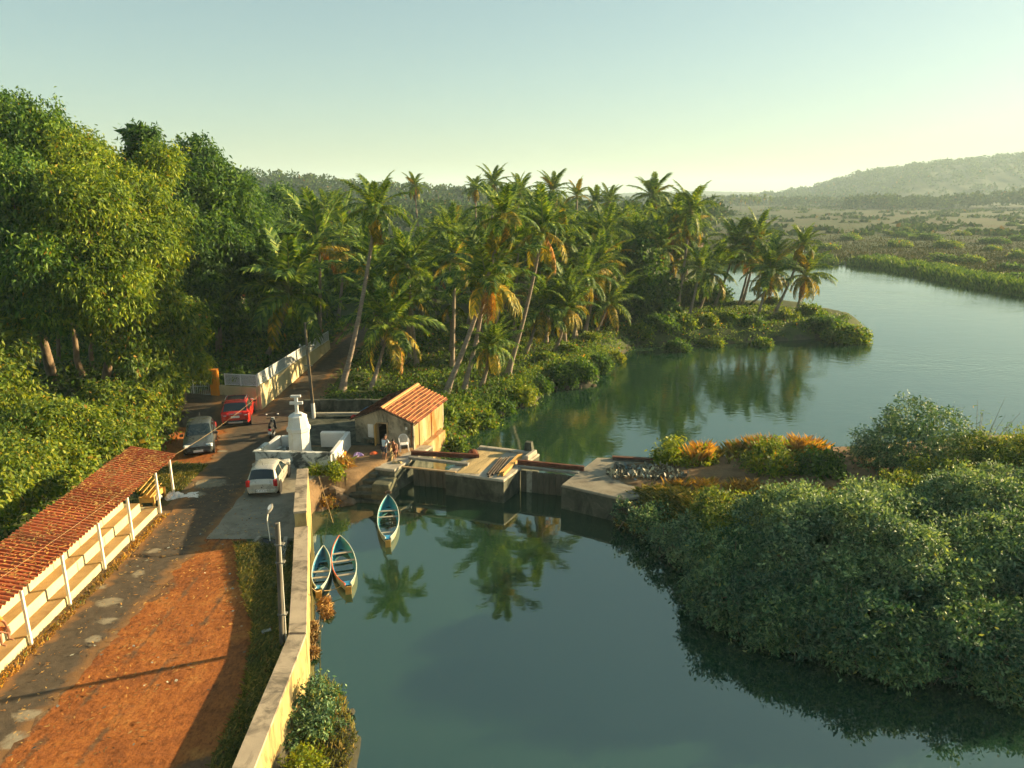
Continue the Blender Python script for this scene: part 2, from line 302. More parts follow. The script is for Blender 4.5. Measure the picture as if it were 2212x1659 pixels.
# ------------------------------------------------------------------ scene-graph helpers
def tag(o, label=None, cat=None, group=None, kind=None):
    for k, v in (('label', label), ('category', cat), ('group', group), ('kind', kind)):
        if v: o[k] = v
    return o
def thing(name, label, cat, loc=(0, 0, 0), rz=0.0, group=None):
    o = bpy.data.objects.new(name, None); o.empty_display_size = .2; COL.objects.link(o)
    o.location = loc; o.rotation_euler = (0, 0, rz)
    return tag(o, label, cat, group)
def link(name, me, parent=None, world=False):
    o = bpy.data.objects.new(name, me); COL.objects.link(o)
    if parent is not None:
        o.parent = parent
        if world:                                        # vertices are in world space
            pm = Matrix.Translation(parent.location) @ parent.rotation_euler.to_matrix().to_4x4()
            if parent.parent is not None or parent.type == 'MESH': pm = Matrix.Identity(4)
            o.matrix_parent_inverse = pm.inverted()
    return o
def npmesh(name, V, F4, mat, smooth=False, F3=None):
    V = np.asarray(V, np.float32); F4 = np.asarray(F4, np.int32).reshape(-1, 4)
    F3 = np.zeros((0, 3), np.int32) if F3 is None else np.asarray(F3, np.int32).reshape(-1, 3)
    me = bpy.data.meshes.new(name)
    me.vertices.add(len(V)); me.vertices.foreach_set('co', V.ravel())
    nl = F4.size + F3.size; me.loops.add(nl); me.loops.foreach_set('vertex_index', np.concatenate([F4.ravel(), F3.ravel()]))
    npoly = len(F4)+len(F3); me.polygons.add(npoly)
    tot = np.concatenate([np.full(len(F4), 4, np.int32), np.full(len(F3), 3, np.int32)])
    st = np.concatenate([[0], np.cumsum(tot)[:-1]]).astype(np.int32)
    me.polygons.foreach_set('loop_start', st)
    if smooth: me.polygons.foreach_set('use_smooth', np.ones(npoly, bool))
    me.update(calc_edges=True); me.validate()
    if mat is not None: me.materials.append(mat)
    return me
class MB:
    """collects shapes into one mesh"""
    def __init__(s): s.v = []; s.f = []; s.sm = []
    def add(s, V, F, smooth=False):
        o = len(s.v); s.v += [tuple(p) for p in V]; s.f += [tuple(i+o for i in f) for f in F]; s.sm += [smooth]*len(F); return s
    def box(s, c, d, rz=0.0, rot=None, bev=0.0):
        hx, hy, hz = d[0]/2, d[1]/2, d[2]/2
        mt = rot if rot is not None else Matrix.Rotation(rz, 3, 'Z')
        if bev <= 0:
            P = [Vector((x*hx, y*hy, z*hz)) for x in (-1, 1) for y in (-1, 1) for z in (-1, 1)]
            F = [(0, 1, 3, 2), (4, 6, 7, 5), (0, 4, 5, 1), (2, 3, 7, 6), (0, 2, 6, 4), (1, 5, 7, 3)]
        else:
            b = min(bev, hx*.9, hy*.9, hz*.9); P = []; F = []
            rings = [(-hz, b), (-hz+b, 0), (hz-b, 0), (hz, b)]
            for z, i in rings:
                x, y = hx-i, hy-i; k = b*.6 if i == 0 else 0
                P += [Vector(q) for q in ((x-k, -y, z), (x, -y+k, z), (x, y-k, z), (x-k, y, z), (-x+k, y, z), (-x, y-k, z), (-x, -y+k, z), (-x+k, -y, z))]
            for r in range(3):
                for k in range(8): F.append((r*8+k, r*8+(k+1) % 8, r*8+8+(k+1) % 8, r*8+8+k))
            F += [tuple(range(7, -1, -1)), tuple(range(24, 32))]
        return s.add([Vector(c)+mt @ p for p in P], F)
    def prism(s, poly, z0, z1, ztop=None, inset=0.0):
        """vertical prism over a ground polygon, given counter-clockwise"""
        n = len(poly); cx = sum(p[0] for p in poly)/n; cy_ = sum(p[1] for p in poly)/n
        V = [(p[0], p[1], z0) for p in poly]
        if inset > 0:
            V += [(p[0], p[1], z1-inset) for p in poly]
            k = lambda p: (p[0]+(cx-p[0])*inset/max(.3, math.hypot(cx-p[0], cy_-p[1])), p[1]+(cy_-p[1])*inset/max(.3, math.hypot(cx-p[0], cy_-p[1])))
            V += [(*k(p), z1) for p in poly]; R = 3
        else:
            V += [(p[0], p[1], z1 if ztop is None else ztop[i]) for i, p in enumerate(poly)]; R = 2
        F = [tuple(range(n-1, -1, -1)), tuple(range((R-1)*n, R*n))]
        for r in range(R-1):
            for i in range(n): F.append((r*n+i, r*n+(i+1) % n, (r+1)*n+(i+1) % n, (r+1)*n+i))
        return s.add(V, F)
    def tube(s, path, rad, n=8, smooth=True, cap=True):
        path = [Vector(p) for p in path]; m = len(path)
        if not hasattr(rad, '__len__'): rad = [rad]*m
        V = []; up = Vector((0, 0, 1)); prev = None
        for i, p in enumerate(path):
            d = (path[min(i+1, m-1)]-path[max(i-1, 0)]).normalized()
            if prev is None:
                a = d.cross(up) if abs(d.z) < .95 else d.cross(Vector((1, 0, 0)))
            else: a = prev - d*prev.dot(d)
            a.normalize(); b = d.cross(a); prev = a
            for k in range(n):
                t = 2*math.pi*k/n; V.append(p+(a*math.cos(t)+b*math.sin(t))*rad[i])
        F = [(i*n+k, i*n+(k+1) % n, (i+1)*n+(k+1) % n, (i+1)*n+k) for i in range(m-1) for k in range(n)]
        s.add(V, F, smooth)
        if cap: s.add(V[:n], [tuple(range(n-1, -1, -1))]); s.add(V[-n:], [tuple(range(n))])
        return s
    def lathe(s, prof, c=(0, 0, 0), n=12, smooth=True, ph=0.0, axis='z'):
        V = []
        for r, z in prof:
            for k in range(n):
                t = 2*math.pi*k/n+ph
                q = (r*math.cos(t), r*math.sin(t), z)
                if axis == 'y': q = (q[0], q[2], q[1])
                V.append(Vector(c)+Vector(q))
        m = len(prof)
        F = [(i*n+k, i*n+(k+1) % n, (i+1)*n+(k+1) % n, (i+1)*n+k) for i in range(m-1) for k in range(n)]
        s.add(V, F, smooth); s.add(V[:n], [tuple(range(n-1, -1, -1))]); s.add(V[-n:], [tuple(range(n))]); return s
    def grid(s, fn, nu, nv, smooth=True):
        V = [fn(i/nu, j/nv) for i in range(nu+1) for j in range(nv+1)]
        F = [(i*(nv+1)+j, (i+1)*(nv+1)+j, (i+1)*(nv+1)+j+1, i*(nv+1)+j+1) for i in range(nu) for j in range(nv)]
        return s.add(V, F, smooth)
    def mesh(s, name, mat):
        me = bpy.data.meshes.new(name); me.from_pydata([tuple(p) for p in s.v], [], s.f); me.materials.append(mat)
        me.polygons.foreach_set('use_smooth', s.sm); me.update(); return me
    def build(s, name, mat, parent=None, world=True):
        return link(name, s.mesh(name, mat), parent, world)
def poly3(pts): return [(p[0], p[1]) for p in pts]

# ------------------------------------------------------------------ leaf clouds
def unit(a): return a/np.maximum(np.linalg.norm(a, axis=-1, keepdims=True), 1e-6)
def leaf_quads(P, N, L, Wd, rng, droop=.3, spread=.7):
    n = len(P)
    d = unit(N*.55+rng.normal(size=(n, 3))*spread+np.array([0, 0, -droop]))
    s = unit(np.cross(d, N+rng.normal(size=(n, 3))*.55)); k = (rng.uniform(.65, 1.35, (n, 1)))
    nn = np.cross(d, s)
    l = L*k; w = Wd*k
    V = np.stack([P, P+d*l*.45+s*w*.5+nn*w*.12, P+d*l+np.array([0, 0, -1])*l*droop*.35, P+d*l*.45-s*w*.5+nn*w*.12], 1)
    return V.reshape(-1, 3)
def cloud(lobes, per_m2, per_clump, cr, L, Wd, rng, droop=.3, squash=1.0, core=True, keep=None):
    """lobes: (centre, rx, ry, rz).  clumps of leaves over the lobes, bigger leaves deep inside"""
    PS, NS = [], []; cores = []; main = list(lobes); lobes = []
    for (c, rx, ry, rz) in main:                          # each lobe breaks up into billows with gaps between them
        rm = (rx*ry*rz)**(1/3); nb = 9 if rm < .9 else (16 if rm < 2.2 else 26)
        d = unit(rng.normal(size=(nb*3, 3))); pick = [d[0]]
        near = np.linalg.norm(d-d[0], axis=1)
        while len(pick) < nb:                             # spread evenly
            q = d[int(np.argmax(near))]; pick.append(q); near = np.minimum(near, np.linalg.norm(d-q, axis=1))
        for q in pick:
            f = rng.uniform(.27, .44); k = rng.uniform(.50, .80)
            lobes.append((tuple(np.array(c)+q*np.array([rx, ry, rz])*k), rx*f, ry*f, rz*f*.85))
    for i, (c, rx, ry, rz) in enumerate(lobes):
        c = np.array(c); r = np.array([rx, ry, rz]); area = 4*math.pi*((rx*ry)**1.6/3+(rx*rz)**1.6/3+(ry*rz)**1.6/3)**(1/1.6)
        n = max(12, int(area*per_m2)); d = unit(rng.normal(size=(n, 3)))
        ph = rng.uniform(0, 6.3, 6)
        lump = 1+.13*np.sin(d[:, 0]*5+ph[0])*np.sin(d[:, 1]*5+ph[1])+.11*np.sin(d[:, 2]*7+ph[2]+d[:, 0]*4)+.07*np.sin(d[:, 1]*13+ph[3])*np.sin(d[:, 2]*12+ph[4])
        rr = lump*(1-.30*rng.uniform(0, 1, n)**2.2)
        p = c+d*r*rr[:, None]
        ok = np.ones(n, bool)
        for j, (c2, a, b, e) in enumerate(lobes):
            if j != i and sum((c[q]-c2[q])**2 for q in range(3)) < (max(rx, ry, rz)+max(a, b, e))**2: ok &= (((p-np.array(c2))/np.array([a, b, e]))**2).sum(1) > .55
        for (c2, a, b, e) in main: ok &= (((p-np.array(c2))/np.array([a, b, e]))**2).sum(1) > .26
        if keep is not None: ok &= keep(p)
        p, dd = p[ok], unit(d[ok]/r*r.mean())
        PS.append(p); NS.append(dd)
    if core:
        for (c, rx, ry, rz) in main:
            m = max(8, int(4*math.pi*(rx*ry*rz)**(2/3)*2.2)); q = unit(rng.normal(size=(m, 3)))
            qq = np.array(c)+q*np.array([rx, ry, rz])*rng.uniform(.25, .55, (m, 1))
            if keep is not None: kk = keep(qq); qq, q = qq[kk], q[kk]
            cores.append((qq, q))
    P = np.concatenate(PS); N = np.concatenate(NS)
    k = per_clump
    N = unit(N+rng.normal(size=N.shape)*.5)                # leaves of one spray face the same way
    PP = np.repeat(P, k, 0)+rng.normal(size=(len(P)*k, 3))*cr; NN = unit(np.repeat(N, k, 0)+rng.normal(size=(len(P)*k, 3))*.28)
    V = [leaf_quads(PP, NN, L, Wd, rng, droop, .5)]
    if core:
        cp = np.concatenate([a for a, b in cores]); cn = np.concatenate([b for a, b in cores])
        V.append(leaf_quads(cp, cn, L*2.4, Wd*4, rng, .1, .5))
    V = np.concatenate(V); F = np.arange(len(V)).reshape(-1, 4)
    return V, F
def lobe(px, py, Y, rpx, sx=1.0, sy=1.0, sz=1.0):
    c = aty(px, py, Y); r = rpx*depth(c)/FOC
    return (tuple(c), r*sx, r*sy, r*sz)
# ------------------------------------------------------------------ the lie of the land
def A2(x, y, z=WATER): p = at(x, y, z); return (p.x, p.y)
RIVER = [(-6.45, -40), (-6.45, 14.6), (-6.9, 20.15), (-8.9, 27.8), (-10.15, 32.6), (-9.9, 34.4), (-8.2, 35.2), (-7.0, 36.6), (-5.8, 38.6), (-4.9, 40.0),
         A2(975, 962), A2(1010, 935), A2(1085, 893), A2(1150, 872), A2(1190, 842), A2(1275, 838), A2(1305, 795), A2(1335, 772), A2(1372, 748),
         A2(1420, 748), A2(1520, 745), A2(1640, 740), A2(1760, 732), A2(1845, 722), A2(1868, 708), A2(1850, 694), A2(1770, 680), A2(1700, 655), (30, 104), (31, 120), (39, 148), (44, 157),
         A2(1700, 572), A2(1820, 571), A2(1900, 580), A2(2010, 603), A2(2100, 622), A2(2212, 642), (86, 85), (100, 50), (140, 25), (140, -40)]
CAUSE = [(3.3, 34.4), (4.9, 37.9), (9, 38.7), (17, 40.4), (30, 43), (60, 50), (150, 62), (150, 8), (60, 15), (30, 19.5), (18, 22.4), (12.5, 24.2), (9, 26.8), (6.6, 31.2)]
MUD = [(-6.6, 20.9), (-5.7, 20.3), (-5.1, 19.2), (-4.35, 17.9), (-4.2, 16.5), (-4.6, 13), (-5, 8), (-7, 6)]
def poly_sd(X, Y, poly):
    """signed distance to a polygon, positive inside"""
    P = np.array(poly); Q = np.roll(P, -1, 0); d2 = np.full(X.shape, 1e18); ins = np.zeros(X.shape, bool)
    for (ax, ay), (bx, by) in zip(P, Q):
        ex, ey = bx-ax, by-ay; t = np.clip(((X-ax)*ex+(Y-ay)*ey)/(ex*ex+ey*ey), 0, 1)
        d2 = np.minimum(d2, (X-ax-t*ex)**2+(Y-ay-t*ey)**2)
        c = ((ay > Y) != (by > Y)); dy = by-ay if by != ay else 1e-9
        ins ^= c & (X < (bx-ax)*(Y-ay)/dy+ax)
    d = np.sqrt(d2); return np.where(ins, d, -d)
def sst(a, b, x): t = np.clip((x-a)/(b-a), 0, 1); return t*t*(3-2*t)
def vnoise(X, Y, s, seed=0):
    r = np.random.default_rng(seed); o = 0
    for k in range(4):
        a = r.uniform(0, 6.28); f = s*(1.0+.7*k); o = o+np.sin((X*math.cos(a)+Y*math.sin(a))*f+r.uniform(0, 6))*np.sin((-X*math.sin(a)+Y*math.cos(a))*f*1.13+r.uniform(0, 6))/(1+.5*k)
    return o/2.2
def land(X, Y):
    X = np.asarray(X, float); Y = np.asarray(Y, float)
    sd = np.maximum(-poly_sd(X, Y, RIVER), np.maximum(poly_sd(X, Y, CAUSE), -99))
    base = np.zeros(X.shape)
    base += np.clip(-X-19.5, 0, 60)*.10*sst(70, 40, Y)
    base += np.clip((Y-46)*.058, 0, 1.0)*sst(-9, -13, X)*sst(140, 90, Y)
    base += sst(41, 46, Y)*.9*sst(-17.6, -19.0, X)*sst(60, 48, Y)
    grove = sst(44, 50, Y)*sst(-15, -10, X)
    base += grove*(.12*vnoise(X, Y, .35, 3)-.05)
    marsh = sst(92, 110, Y)*sst(.24, .29, X/np.maximum(Y, 1))
    marsh = np.maximum(marsh, sst(230, 300, Y))*(poly_sd(X, Y, CAUSE) < 0)
    marsh = np.maximum(marsh, ((X > 62) & (Y > 60)).astype(float))
    base = base*(1-marsh)+marsh*(-1.05+.10*vnoise(X, Y, .06, 5))
    cau = (poly_sd(X, Y, CAUSE) > -3) & (Y < 70); base = np.where(cau, -.12+.06*vnoise(X, Y, .9, 8), base)
    tight = (X < -4.6) & (Y < 39.5)
    w0 = np.where(tight, .02, np.where(cau, 1.6, 1.9)); w1 = np.where(tight, -.20, -2.2)
    w0 = np.where(marsh > .5, 3.0, w0)
    k = sst(w1, w0, sd)
    z = -3.2+(base+3.2)*k
    md = poly_sd(X, Y, MUD); z = np.maximum(z, np.where(md > -1, WATER-.6+.72*sst(-.6, .35, md)+.05*vnoise(X, Y, 3, 2), -9))
    return z, sd, marsh
def axis(segs):
    o = []
    for a, b, s in segs: o += list(np.arange(a, b, s))
    return np.array(o)
def geo(a, b, s, g=1.28):
    o = []; x = a
    while x < b: o.append(x); x += s; s *= g
    return o+[b]
gx = np.concatenate([-np.array(geo(60, 5200, 3))[::-1], axis([(-58.5, -24, 1.5), (-24, -4, .3), (-4, 46, .7), (46, 100, 1.5)]), np.array(geo(100, 5200, 3))])
gy = np.concatenate([-np.array(geo(2, 300, 4))[::-1], axis([(0, 10, 1.5), (10, 46, .3), (46, 100, .8), (100, 200, 2)]), np.array(geo(200, 7800, 4, 1.2))])
GX, GY = np.meshgrid(gx, gy, indexing='ij'); GZ, GSD, GM = land(GX, GY)
nu, nv = GX.shape; I = np.arange(nu*nv).reshape(nu, nv)
F = np.stack([I[:-1, :-1], I[1:, :-1], I[1:, 1:], I[:-1, 1:]], -1).reshape(-1, 4)
me = npmesh('ground', np.stack([GX, GY, GZ], -1).reshape(-1, 3), F, M['ground'], True)
WALLY = [5, 14.6, 20.15, 27.8, 32.6]; WALLX = [-6.6, -6.6, -6.9, -8.95, -10.2]
wx = np.interp(GY, WALLY, WALLX); dw = wx-GX
yard = (GY < 27.8) & (GX > -13.6) & (dw > -.3)
a_red = np.where(yard, sst(13.4, 12.9, -GX), 0.0)
a_red = np.maximum(a_red, ((GX < -15.8) & (GX > -23) & (GY > 36.0) & (GY < 42.6)).astype(float)*.75)
vegw = .72+np.clip((GY-21.5)*.28, 0, 1.6)
a_veg = np.where(yard, sst(vegw+.5, vegw-.5, dw), 0.0)
a_veg = np.maximum(a_veg, np.where((GY > 45.5) & (GX > -13.4) & (GX < 46), .78, 0))
a_veg = np.maximum(a_veg, np.where((GX < -17.4) & (GY < 36), .7, 0)); a_veg = np.maximum(a_veg, np.where((GX < -21), .8, 0)); a_veg = np.maximum(a_veg, np.where((GY > 47) & (GX < -16.8), .85, 0))
a_veg = np.maximum(a_veg, np.where((GX > -17.4) & (GX < -15.9) & (GY > 31) & (GY < 36.5), .55, 0))
tr1 = -12.3+.35*np.sin(GY*.35); tr2 = -10.9+.4*np.sin(GY*.33+.4)
a_trk = np.where(yard & (GX > -13.2), np.maximum(np.exp(-((GX-tr1)/.30)**2), np.exp(-((GX-tr2)/.30)**2))*.55, 0)
a_trk = np.maximum(a_trk, np.where(yard, .62*sst(.15, .6, vnoise(GX, GY, .55, 17)), 0))
a_wet = sst(.55, .15, np.abs(GZ-WATER))
for nm, a in (('red', a_red), ('veg', a_veg), ('marsh', GM), ('wet', a_wet), ('track', a_trk)):
    t = me.attributes.new(nm, 'FLOAT', 'POINT'); t.data.foreach_set('value', a.astype(np.float32).ravel())
tag(link('ground', me), 'brown and red earth of the river bank, yard and marsh', kind='structure')

def hz(x, y): return float(land(np.array([x]), np.array([y]))[0][0])
wq = 5600
me = npmesh('river', [(-wq, -400, WATER), (wq, -400, WATER), (wq, 7900, WATER), (-wq, 7900, WATER)], [(0, 1, 2, 3)], M['water'])
tag(link('river', me), 'calm green river water reflecting the sky', kind='structure')

WORN = [(452, 1045, 1.5, .8), (420, 1068, .9, .5), (234, 1300, .6, .45), (232, 1342, .6, .3), (205, 1380, .45, .3), (215, 1268, .5, .3), (60, 1545, .6, .4), (470, 975, .7, .3), (30, 1600, .5, .5), (330, 1190, .6, .3), (300, 1240, .4, .4)]   # worn pale places of the road
def sheet(name, rows, lift, mat, nc=10, step=.45, jit=.12, seed=1, parent=None, label=None):
    """paved strip that follows the ground: rows of (y, x left, x right), ragged edges"""
    r = np.random.default_rng(seed); ys = np.arange(rows[0][0], rows[-1][0], step)
    yy = [q[0] for q in rows]; xl = np.interp(ys, yy, [q[1] for q in rows]); xr = np.interp(ys, yy, [q[2] for q in rows])
    xl = xl+r.normal(size=len(ys))*jit; xr = xr+r.normal(size=len(ys))*jit
    X = xl[:, None]+(xr-xl)[:, None]*np.linspace(0, 1, nc+1)[None]; Y = np.repeat(ys[:, None], nc+1, 1)
    Z = land(X, Y)[0]+lift
    I = np.arange(X.size).reshape(X.shape); F = np.stack([I[:-1, :-1], I[:-1, 1:], I[1:, 1:], I[1:, :-1]], -1).reshape(-1, 4)
    me = npmesh(name, np.stack([X, Y, Z], -1).reshape(-1, 3), F, mat, True); u = np.repeat(np.linspace(0, 1, nc+1)[None], len(ys), 0)
    du = np.clip(1-np.minimum(u*1.3, 1-u)*3.4, 0, 1)*.62; pl = np.zeros(X.shape)
    for (px, py, rx, ry) in WORN: p = at(px, py); pl = np.maximum(pl, np.exp(-((X-p.x)/rx)**2-((Y-p.y)/ry)**2)*.62)
    for nm, a in (('dusty', du), ('pale', pl)): t_ = me.attributes.new(nm, 'FLOAT', 'POINT'); t_.data.foreach_set('value', a.astype(np.float32).ravel())
    o = link(name, me, parent)
    if parent is None: tag(o, label, kind='structure')
    return o
road = sheet('road', [(6, -15.3, -13.1), (15, -15.15, -13.15), (20, -15.25, -13.2), (24, -15.35, -13.0), (27, -15.5, -12.8), (30, -15.7, -12.8), (33, -16.0, -12.9), (36, -16.5, -13.4), (38.5, -16.8, -13.6),
             (41, -17.6, -13.4), (44, -17.7, -13.5), (46, -16.7, -13.8), (50, -16.5, -14.3), (56, -16.1, -13.9), (61, -15.8, -13.4), (70, -15.5, -13), (95, -14.5, -12)], .016, M['asphalt'], 18, .25, .12, 3,
             label='worn asphalt village road running past the shelter and shrine')
sheet('driveway', [(42.0, -22.4, -17.4), (46.6, -22.4, -19.6)], .026, M['asphalt'], 10, .4, .05, 4, label='dark asphalt driveway ramp up to the white gate')
sheet('concrete_apron', [(27.6, -12.9, -9.25), (30, -13.0, -9.75), (33, -13.1, -10.35), (36, -13.7, -9.9)], .028, M['apron'], 10, .35, .03, 5, label='grey concrete apron under the champagne hatchback')
sheet('cement_yard', [(39.2, -13.2, -5.0), (42, -13.4, -4.6), (46.0, -13.4, -4.0)], .02, M['mosscon'], 14, .5, .1, 6, label='dark mossy cement yard beside the tiled hut')
sheet('river_path', [(33.8, 3.2, 8), (35, 3.8, 13), (36.2, 4.4, 14.5)], .02, M['ground'], 8, .4, .15, 9, label='trodden earth path on top of the causeway')
def blob(name, c, rx, ry, rz, lift, mat, parent, seed):
    r = np.random.default_rng(seed); n = 22; V = [(c[0], c[1], hz(c[0], c[1])+lift)]
    ph = r.uniform(0, 6, 4)
    for k in range(n):
        t = 2*math.pi*k/n; q = 1+.22*math.sin(2*t+ph[0])+.16*math.sin(5*t+ph[1])+.1*math.sin(9*t+ph[2])
        x, y = rx*q*math.cos(t), ry*q*math.sin(t); x, y = c[0]+x*math.cos(rz)-y*math.sin(rz), c[1]+x*math.sin(rz)+y*math.cos(rz)
        V.append((x, y, hz(x, y)+lift))
    return link(name, npmesh(name, V, np.zeros((0, 4)), mat, False, [(0, 1+k, 1+(k+1) % n) for k in range(n)]), parent)


# ------------------------------------------------------------------ hills
def ridge(name, prof, Yr, Yf, amp, seed, mat, label, cell=14, back=1.25):
    xs = np.linspace(prof[0][0], prof[-1][0], 260); ys = np.interp(xs, [p[0] for p in prof], [p[1] for p in prof])
    r = np.random.default_rng(seed); V = []; nt_ = 34
    for i, (x, y) in enumerate(zip(xs, ys)):
        top = aty(x, y, Yr)
        for j in range(nt_+1):
            t = j/nt_; Yj = Yf+(Yr*back-Yf)*t
            s = (Yr-Yf)/(Yr*back-Yf)
            h = math.sin(min(1, t/s)*math.pi/2)**1.3 if t <= s else math.cos((t-s)/(1-s)*math.pi/2)
            X = top.x*(Yj/Yr)**.55
            bumpz = amp*(vnoise(np.array(X), np.array(Yj), 1/cell, seed)+.6*vnoise(np.array(X), np.array(Yj), 2.3/cell, seed+1)+r.normal()*.35)*(.25+.75*h)
            V.append((X, Yj, -1.6+(top.z+1.6)*h+float(bumpz)*(1 if 0 < t < 1 else 0)))
    n = nt_+1; I = np.arange(260*n).reshape(260, n)
    F = np.stack([I[:-1, :-1], I[1:, :-1], I[1:, 1:], I[:-1, 1:]], -1).reshape(-1, 4)
    o = link(name, npmesh(name, V, F, mat)); tag(o, label, kind='structure'); return o
M['hill'] = surf('wooded_hill', [(.25, (.018, .040, .018)), (.5, (.032, .060, .024)), (.75, (.060, .076, .034))], .06, .95, 1.0, .25)
ridge('hill', [(1440, 421), (1560, 424), (1680, 421), (1760, 405), (1850, 378), (1950, 362), (2050, 352), (2150, 342), (2212, 337), (2500, 322), (2900, 345)], 1500, 950, 3.4, 4, M['hill'], 'long hazy wooded hill rising to the right')
ridge('hill', [(1250, 424), (1400, 416), (1500, 413), (1600, 416), (1750, 420), (1900, 424)], 2600, 2200, 3, 9, M['hill'], 'faint pale ridge on the horizon between the hills')
ridge('hill', [(-500, 340), (100, 352), (430, 372), (510, 379), (600, 386), (680, 393), (760, 406), (900, 414), (1050, 419), (1150, 426), (1250, 432)], 480, 330, 1.6, 14, M['hill'], 'low wooded hill behind the palms')

def forest(name, pts, rng, L, spread, per, mat, label, hsc=1.0):
    """mass of distant tree crowns"""
    P = []; N = []
    for (x, y, z, r) in pts:
        d = unit(rng.normal(size=(per, 3))); d[:, 2] = np.abs(d[:, 2])*1.1
        P.append(np.array([x, y, z])+d*np.array([r, r, r*hsc])*rng.uniform(.75, 1.05, (per, 1))); N.append(d)
    V = leaf_quads(np.concatenate(P), np.concatenate(N), L, L*.8, rng, .1, .6)
    o = link(name, npmesh(name, V, np.arange(len(V)).reshape(-1, 4), mat)); tag(o, label, kind='stuff'); return o
rg = np.random.default_rng(21); pts = []
prof = [(430, 372), (510, 379), (600, 386), (680, 393), (760, 406), (900, 414), (1050, 419), (1150, 426), (1250, 432)]
for k in range(420):
    x = rg.uniform(440, 1180); Y = rg.uniform(345, 486); yr = np.interp(x, [p[0] for p in prof], [p[1] for p in prof])
    top = aty(x, yr, 480); t = (Y-330)/150; h = math.sin(min(1, t)*math.pi/2)**1.3
    r = rg.uniform(2.4, 4.6); pts.append((top.x*(Y/480)**.55, Y, -1.6+(top.z+1.6)*h+r*.2, r))
forest('forest', pts, rg, 1.5, 3, 46, M['hillleaf'], 'woodland covering the low hill behind the palms')
pts = []
for k in range(230):                                     # belt of trees beyond the grove, edge of the marsh
    x = rg.uniform(560, 1560); Y = rg.uniform(215, 330); p = aty(x, 500, Y); r = rg.uniform(3.0, 6.0)
    pts.append((p.x, Y, rg.uniform(1.5, 6.5), r))
forest('forest', pts, rg, 1.5, 3, 60, M['hillleaf'], 'belt of dark trees beyond the coconut grove')
pts = []
for k in range(150):
    x = rg.uniform(1830, 2330); Y = rg.uniform(640, 760); p = aty(x, 450, Y); r = rg.uniform(4.0, 8.0); pts.append((p.x, Y, rg.uniform(0, 4)+max(0, x-2000)*.02, r))
for k in range(120):
    x = rg.uniform(1300, 1900); Y = rg.uniform(800, 940); p = aty(x, 450, Y); r = rg.uniform(4.0, 7.0); pts.append((p.x, Y, rg.uniform(0, 2.5), r))
forest('forest', pts, rg, 3.0, 3, 60, M['hillleaf'], 'far tree belt at the foot of the hazy hill')

pts = []; prof = [(1560, 424), (1680, 421), (1760, 405), (1850, 378), (1950, 362), (2050, 352), (2150, 342), (2212, 337), (2400, 328)]
for k in range(620):
    x = rg.uniform(1640, 2380); Y = 960+560*rg.uniform()**.6; yr = np.interp(x, [p[0] for p in prof], [p[1] for p in prof]); top = aty(x, yr, 1500); t_ = (Y-950)/550
    h = math.sin(min(1, t_)*math.pi/2)**1.3; r = rg.uniform(5, 10); pts.append((top.x*(Y/1500)**.55, Y, -1.6+(top.z+1.6)*h-r*.25, r))
forest('forest', pts, rg, 4.0, 3, 34, M['hillleaf'], 'woodland over the long hazy hill')
pts = []
for k in range(230):
    Y = 260+640*rg.uniform()**1.3; x = Y*rg.uniform(.25, .80); pts.append((x, Y, -1.3, rg.uniform(1.5, 4.5)*(.6+Y/500)))
forest('marsh_scrub', pts, rg, 2.2, 3, 34, M['hillleaf'], 'low scrub streaked across the far marsh', .10)
# haze: the warm evening air over river and marsh
hm, hn, hl, ho = nt('haze_air')
pv = hn.new('ShaderNodeVolumePrincipled'); pv.inputs['Color'].default_value = (.66, .90, 1.0, 1); pv.inputs['Density'].default_value = .00030
pv.inputs['Anisotropy'].default_value = .1
hl.new(pv.outputs[0], ho.inputs['Volume'])
mb = MB(); mb.box((0, 3700, 60), (10000, 8000, 127)); hzo = mb.build('haze', hm); tag(hzo, 'thin warm evening haze over the river valley', kind='stuff')
# ------------------------------------------------------------------ river wall
def seg(mb, p0, p1, th, z0, z1, off=0.0, bev=0.0, z1b=None):
    """upright slab between two ground points; off shifts it to the right of p0->p1"""
    a = Vector((p0[0], p0[1])); b = Vector((p1[0], p1[1])); d = (b-a).normalized(); n = Vector((d.y, -d.x))
    c = (a+b)/2+n*off; return mb.box((c.x, c.y, (z0+z1)/2), ((b-a).length, th, z1-z0), math.atan2(d.y, d.x), bev=bev)
def strip_wall(pts, th, z0, z1):
    """wall of one thickness along a polyline with mitred corners: returns left and right edges"""
    P = [Vector(p) for p in pts]; Lf, Rt = [], []
    for i, p in enumerate(P):
        d0 = (p-P[i-1]).normalized() if i else (P[1]-p).normalized(); d1 = (P[i+1]-p).normalized() if i < len(P)-1 else d0
        t = (d0+d1).normalized(); n = Vector((-t.y, t.x)); k = th/2/max(.3, n.dot(Vector((-d0.y, d0.x))))
        Lf.append(p+n*k); Rt.append(p-n*k)
    return Lf, Rt
t = thing('river_wall', 'long pale concrete river wall between dirt yard and moored boats', 'wall', (-8.9, 25, 0))
def wall_run(pts, th, ztop, name, cap_t=.10):
    Lf, Rt = strip_wall(pts, th, 0, 0)
    for i in range(len(pts)-1):
        q = [Lf[i], Rt[i], Rt[i+1], Lf[i+1]]; q = [(p.x, p.y) for p in q]
        MB().prism(q, -3.0, ztop-cap_t).build('face', M['wallface'], t)
        c = MB(); L2, R2 = strip_wall(pts, th+.05, 0, 0); q2 = [(p.x, p.y) for p in (L2[i], R2[i], R2[i+1], L2[i+1])]
        c.prism(q2, ztop-cap_t, ztop, inset=.012).build('coping', M['wallcon'], t)
wall_run([(-6.75, 6), (-6.70, 11), (-6.62, 14.6), (-6.75, 17.4), (-6.88, 20.15)], .50, .50, 'a')
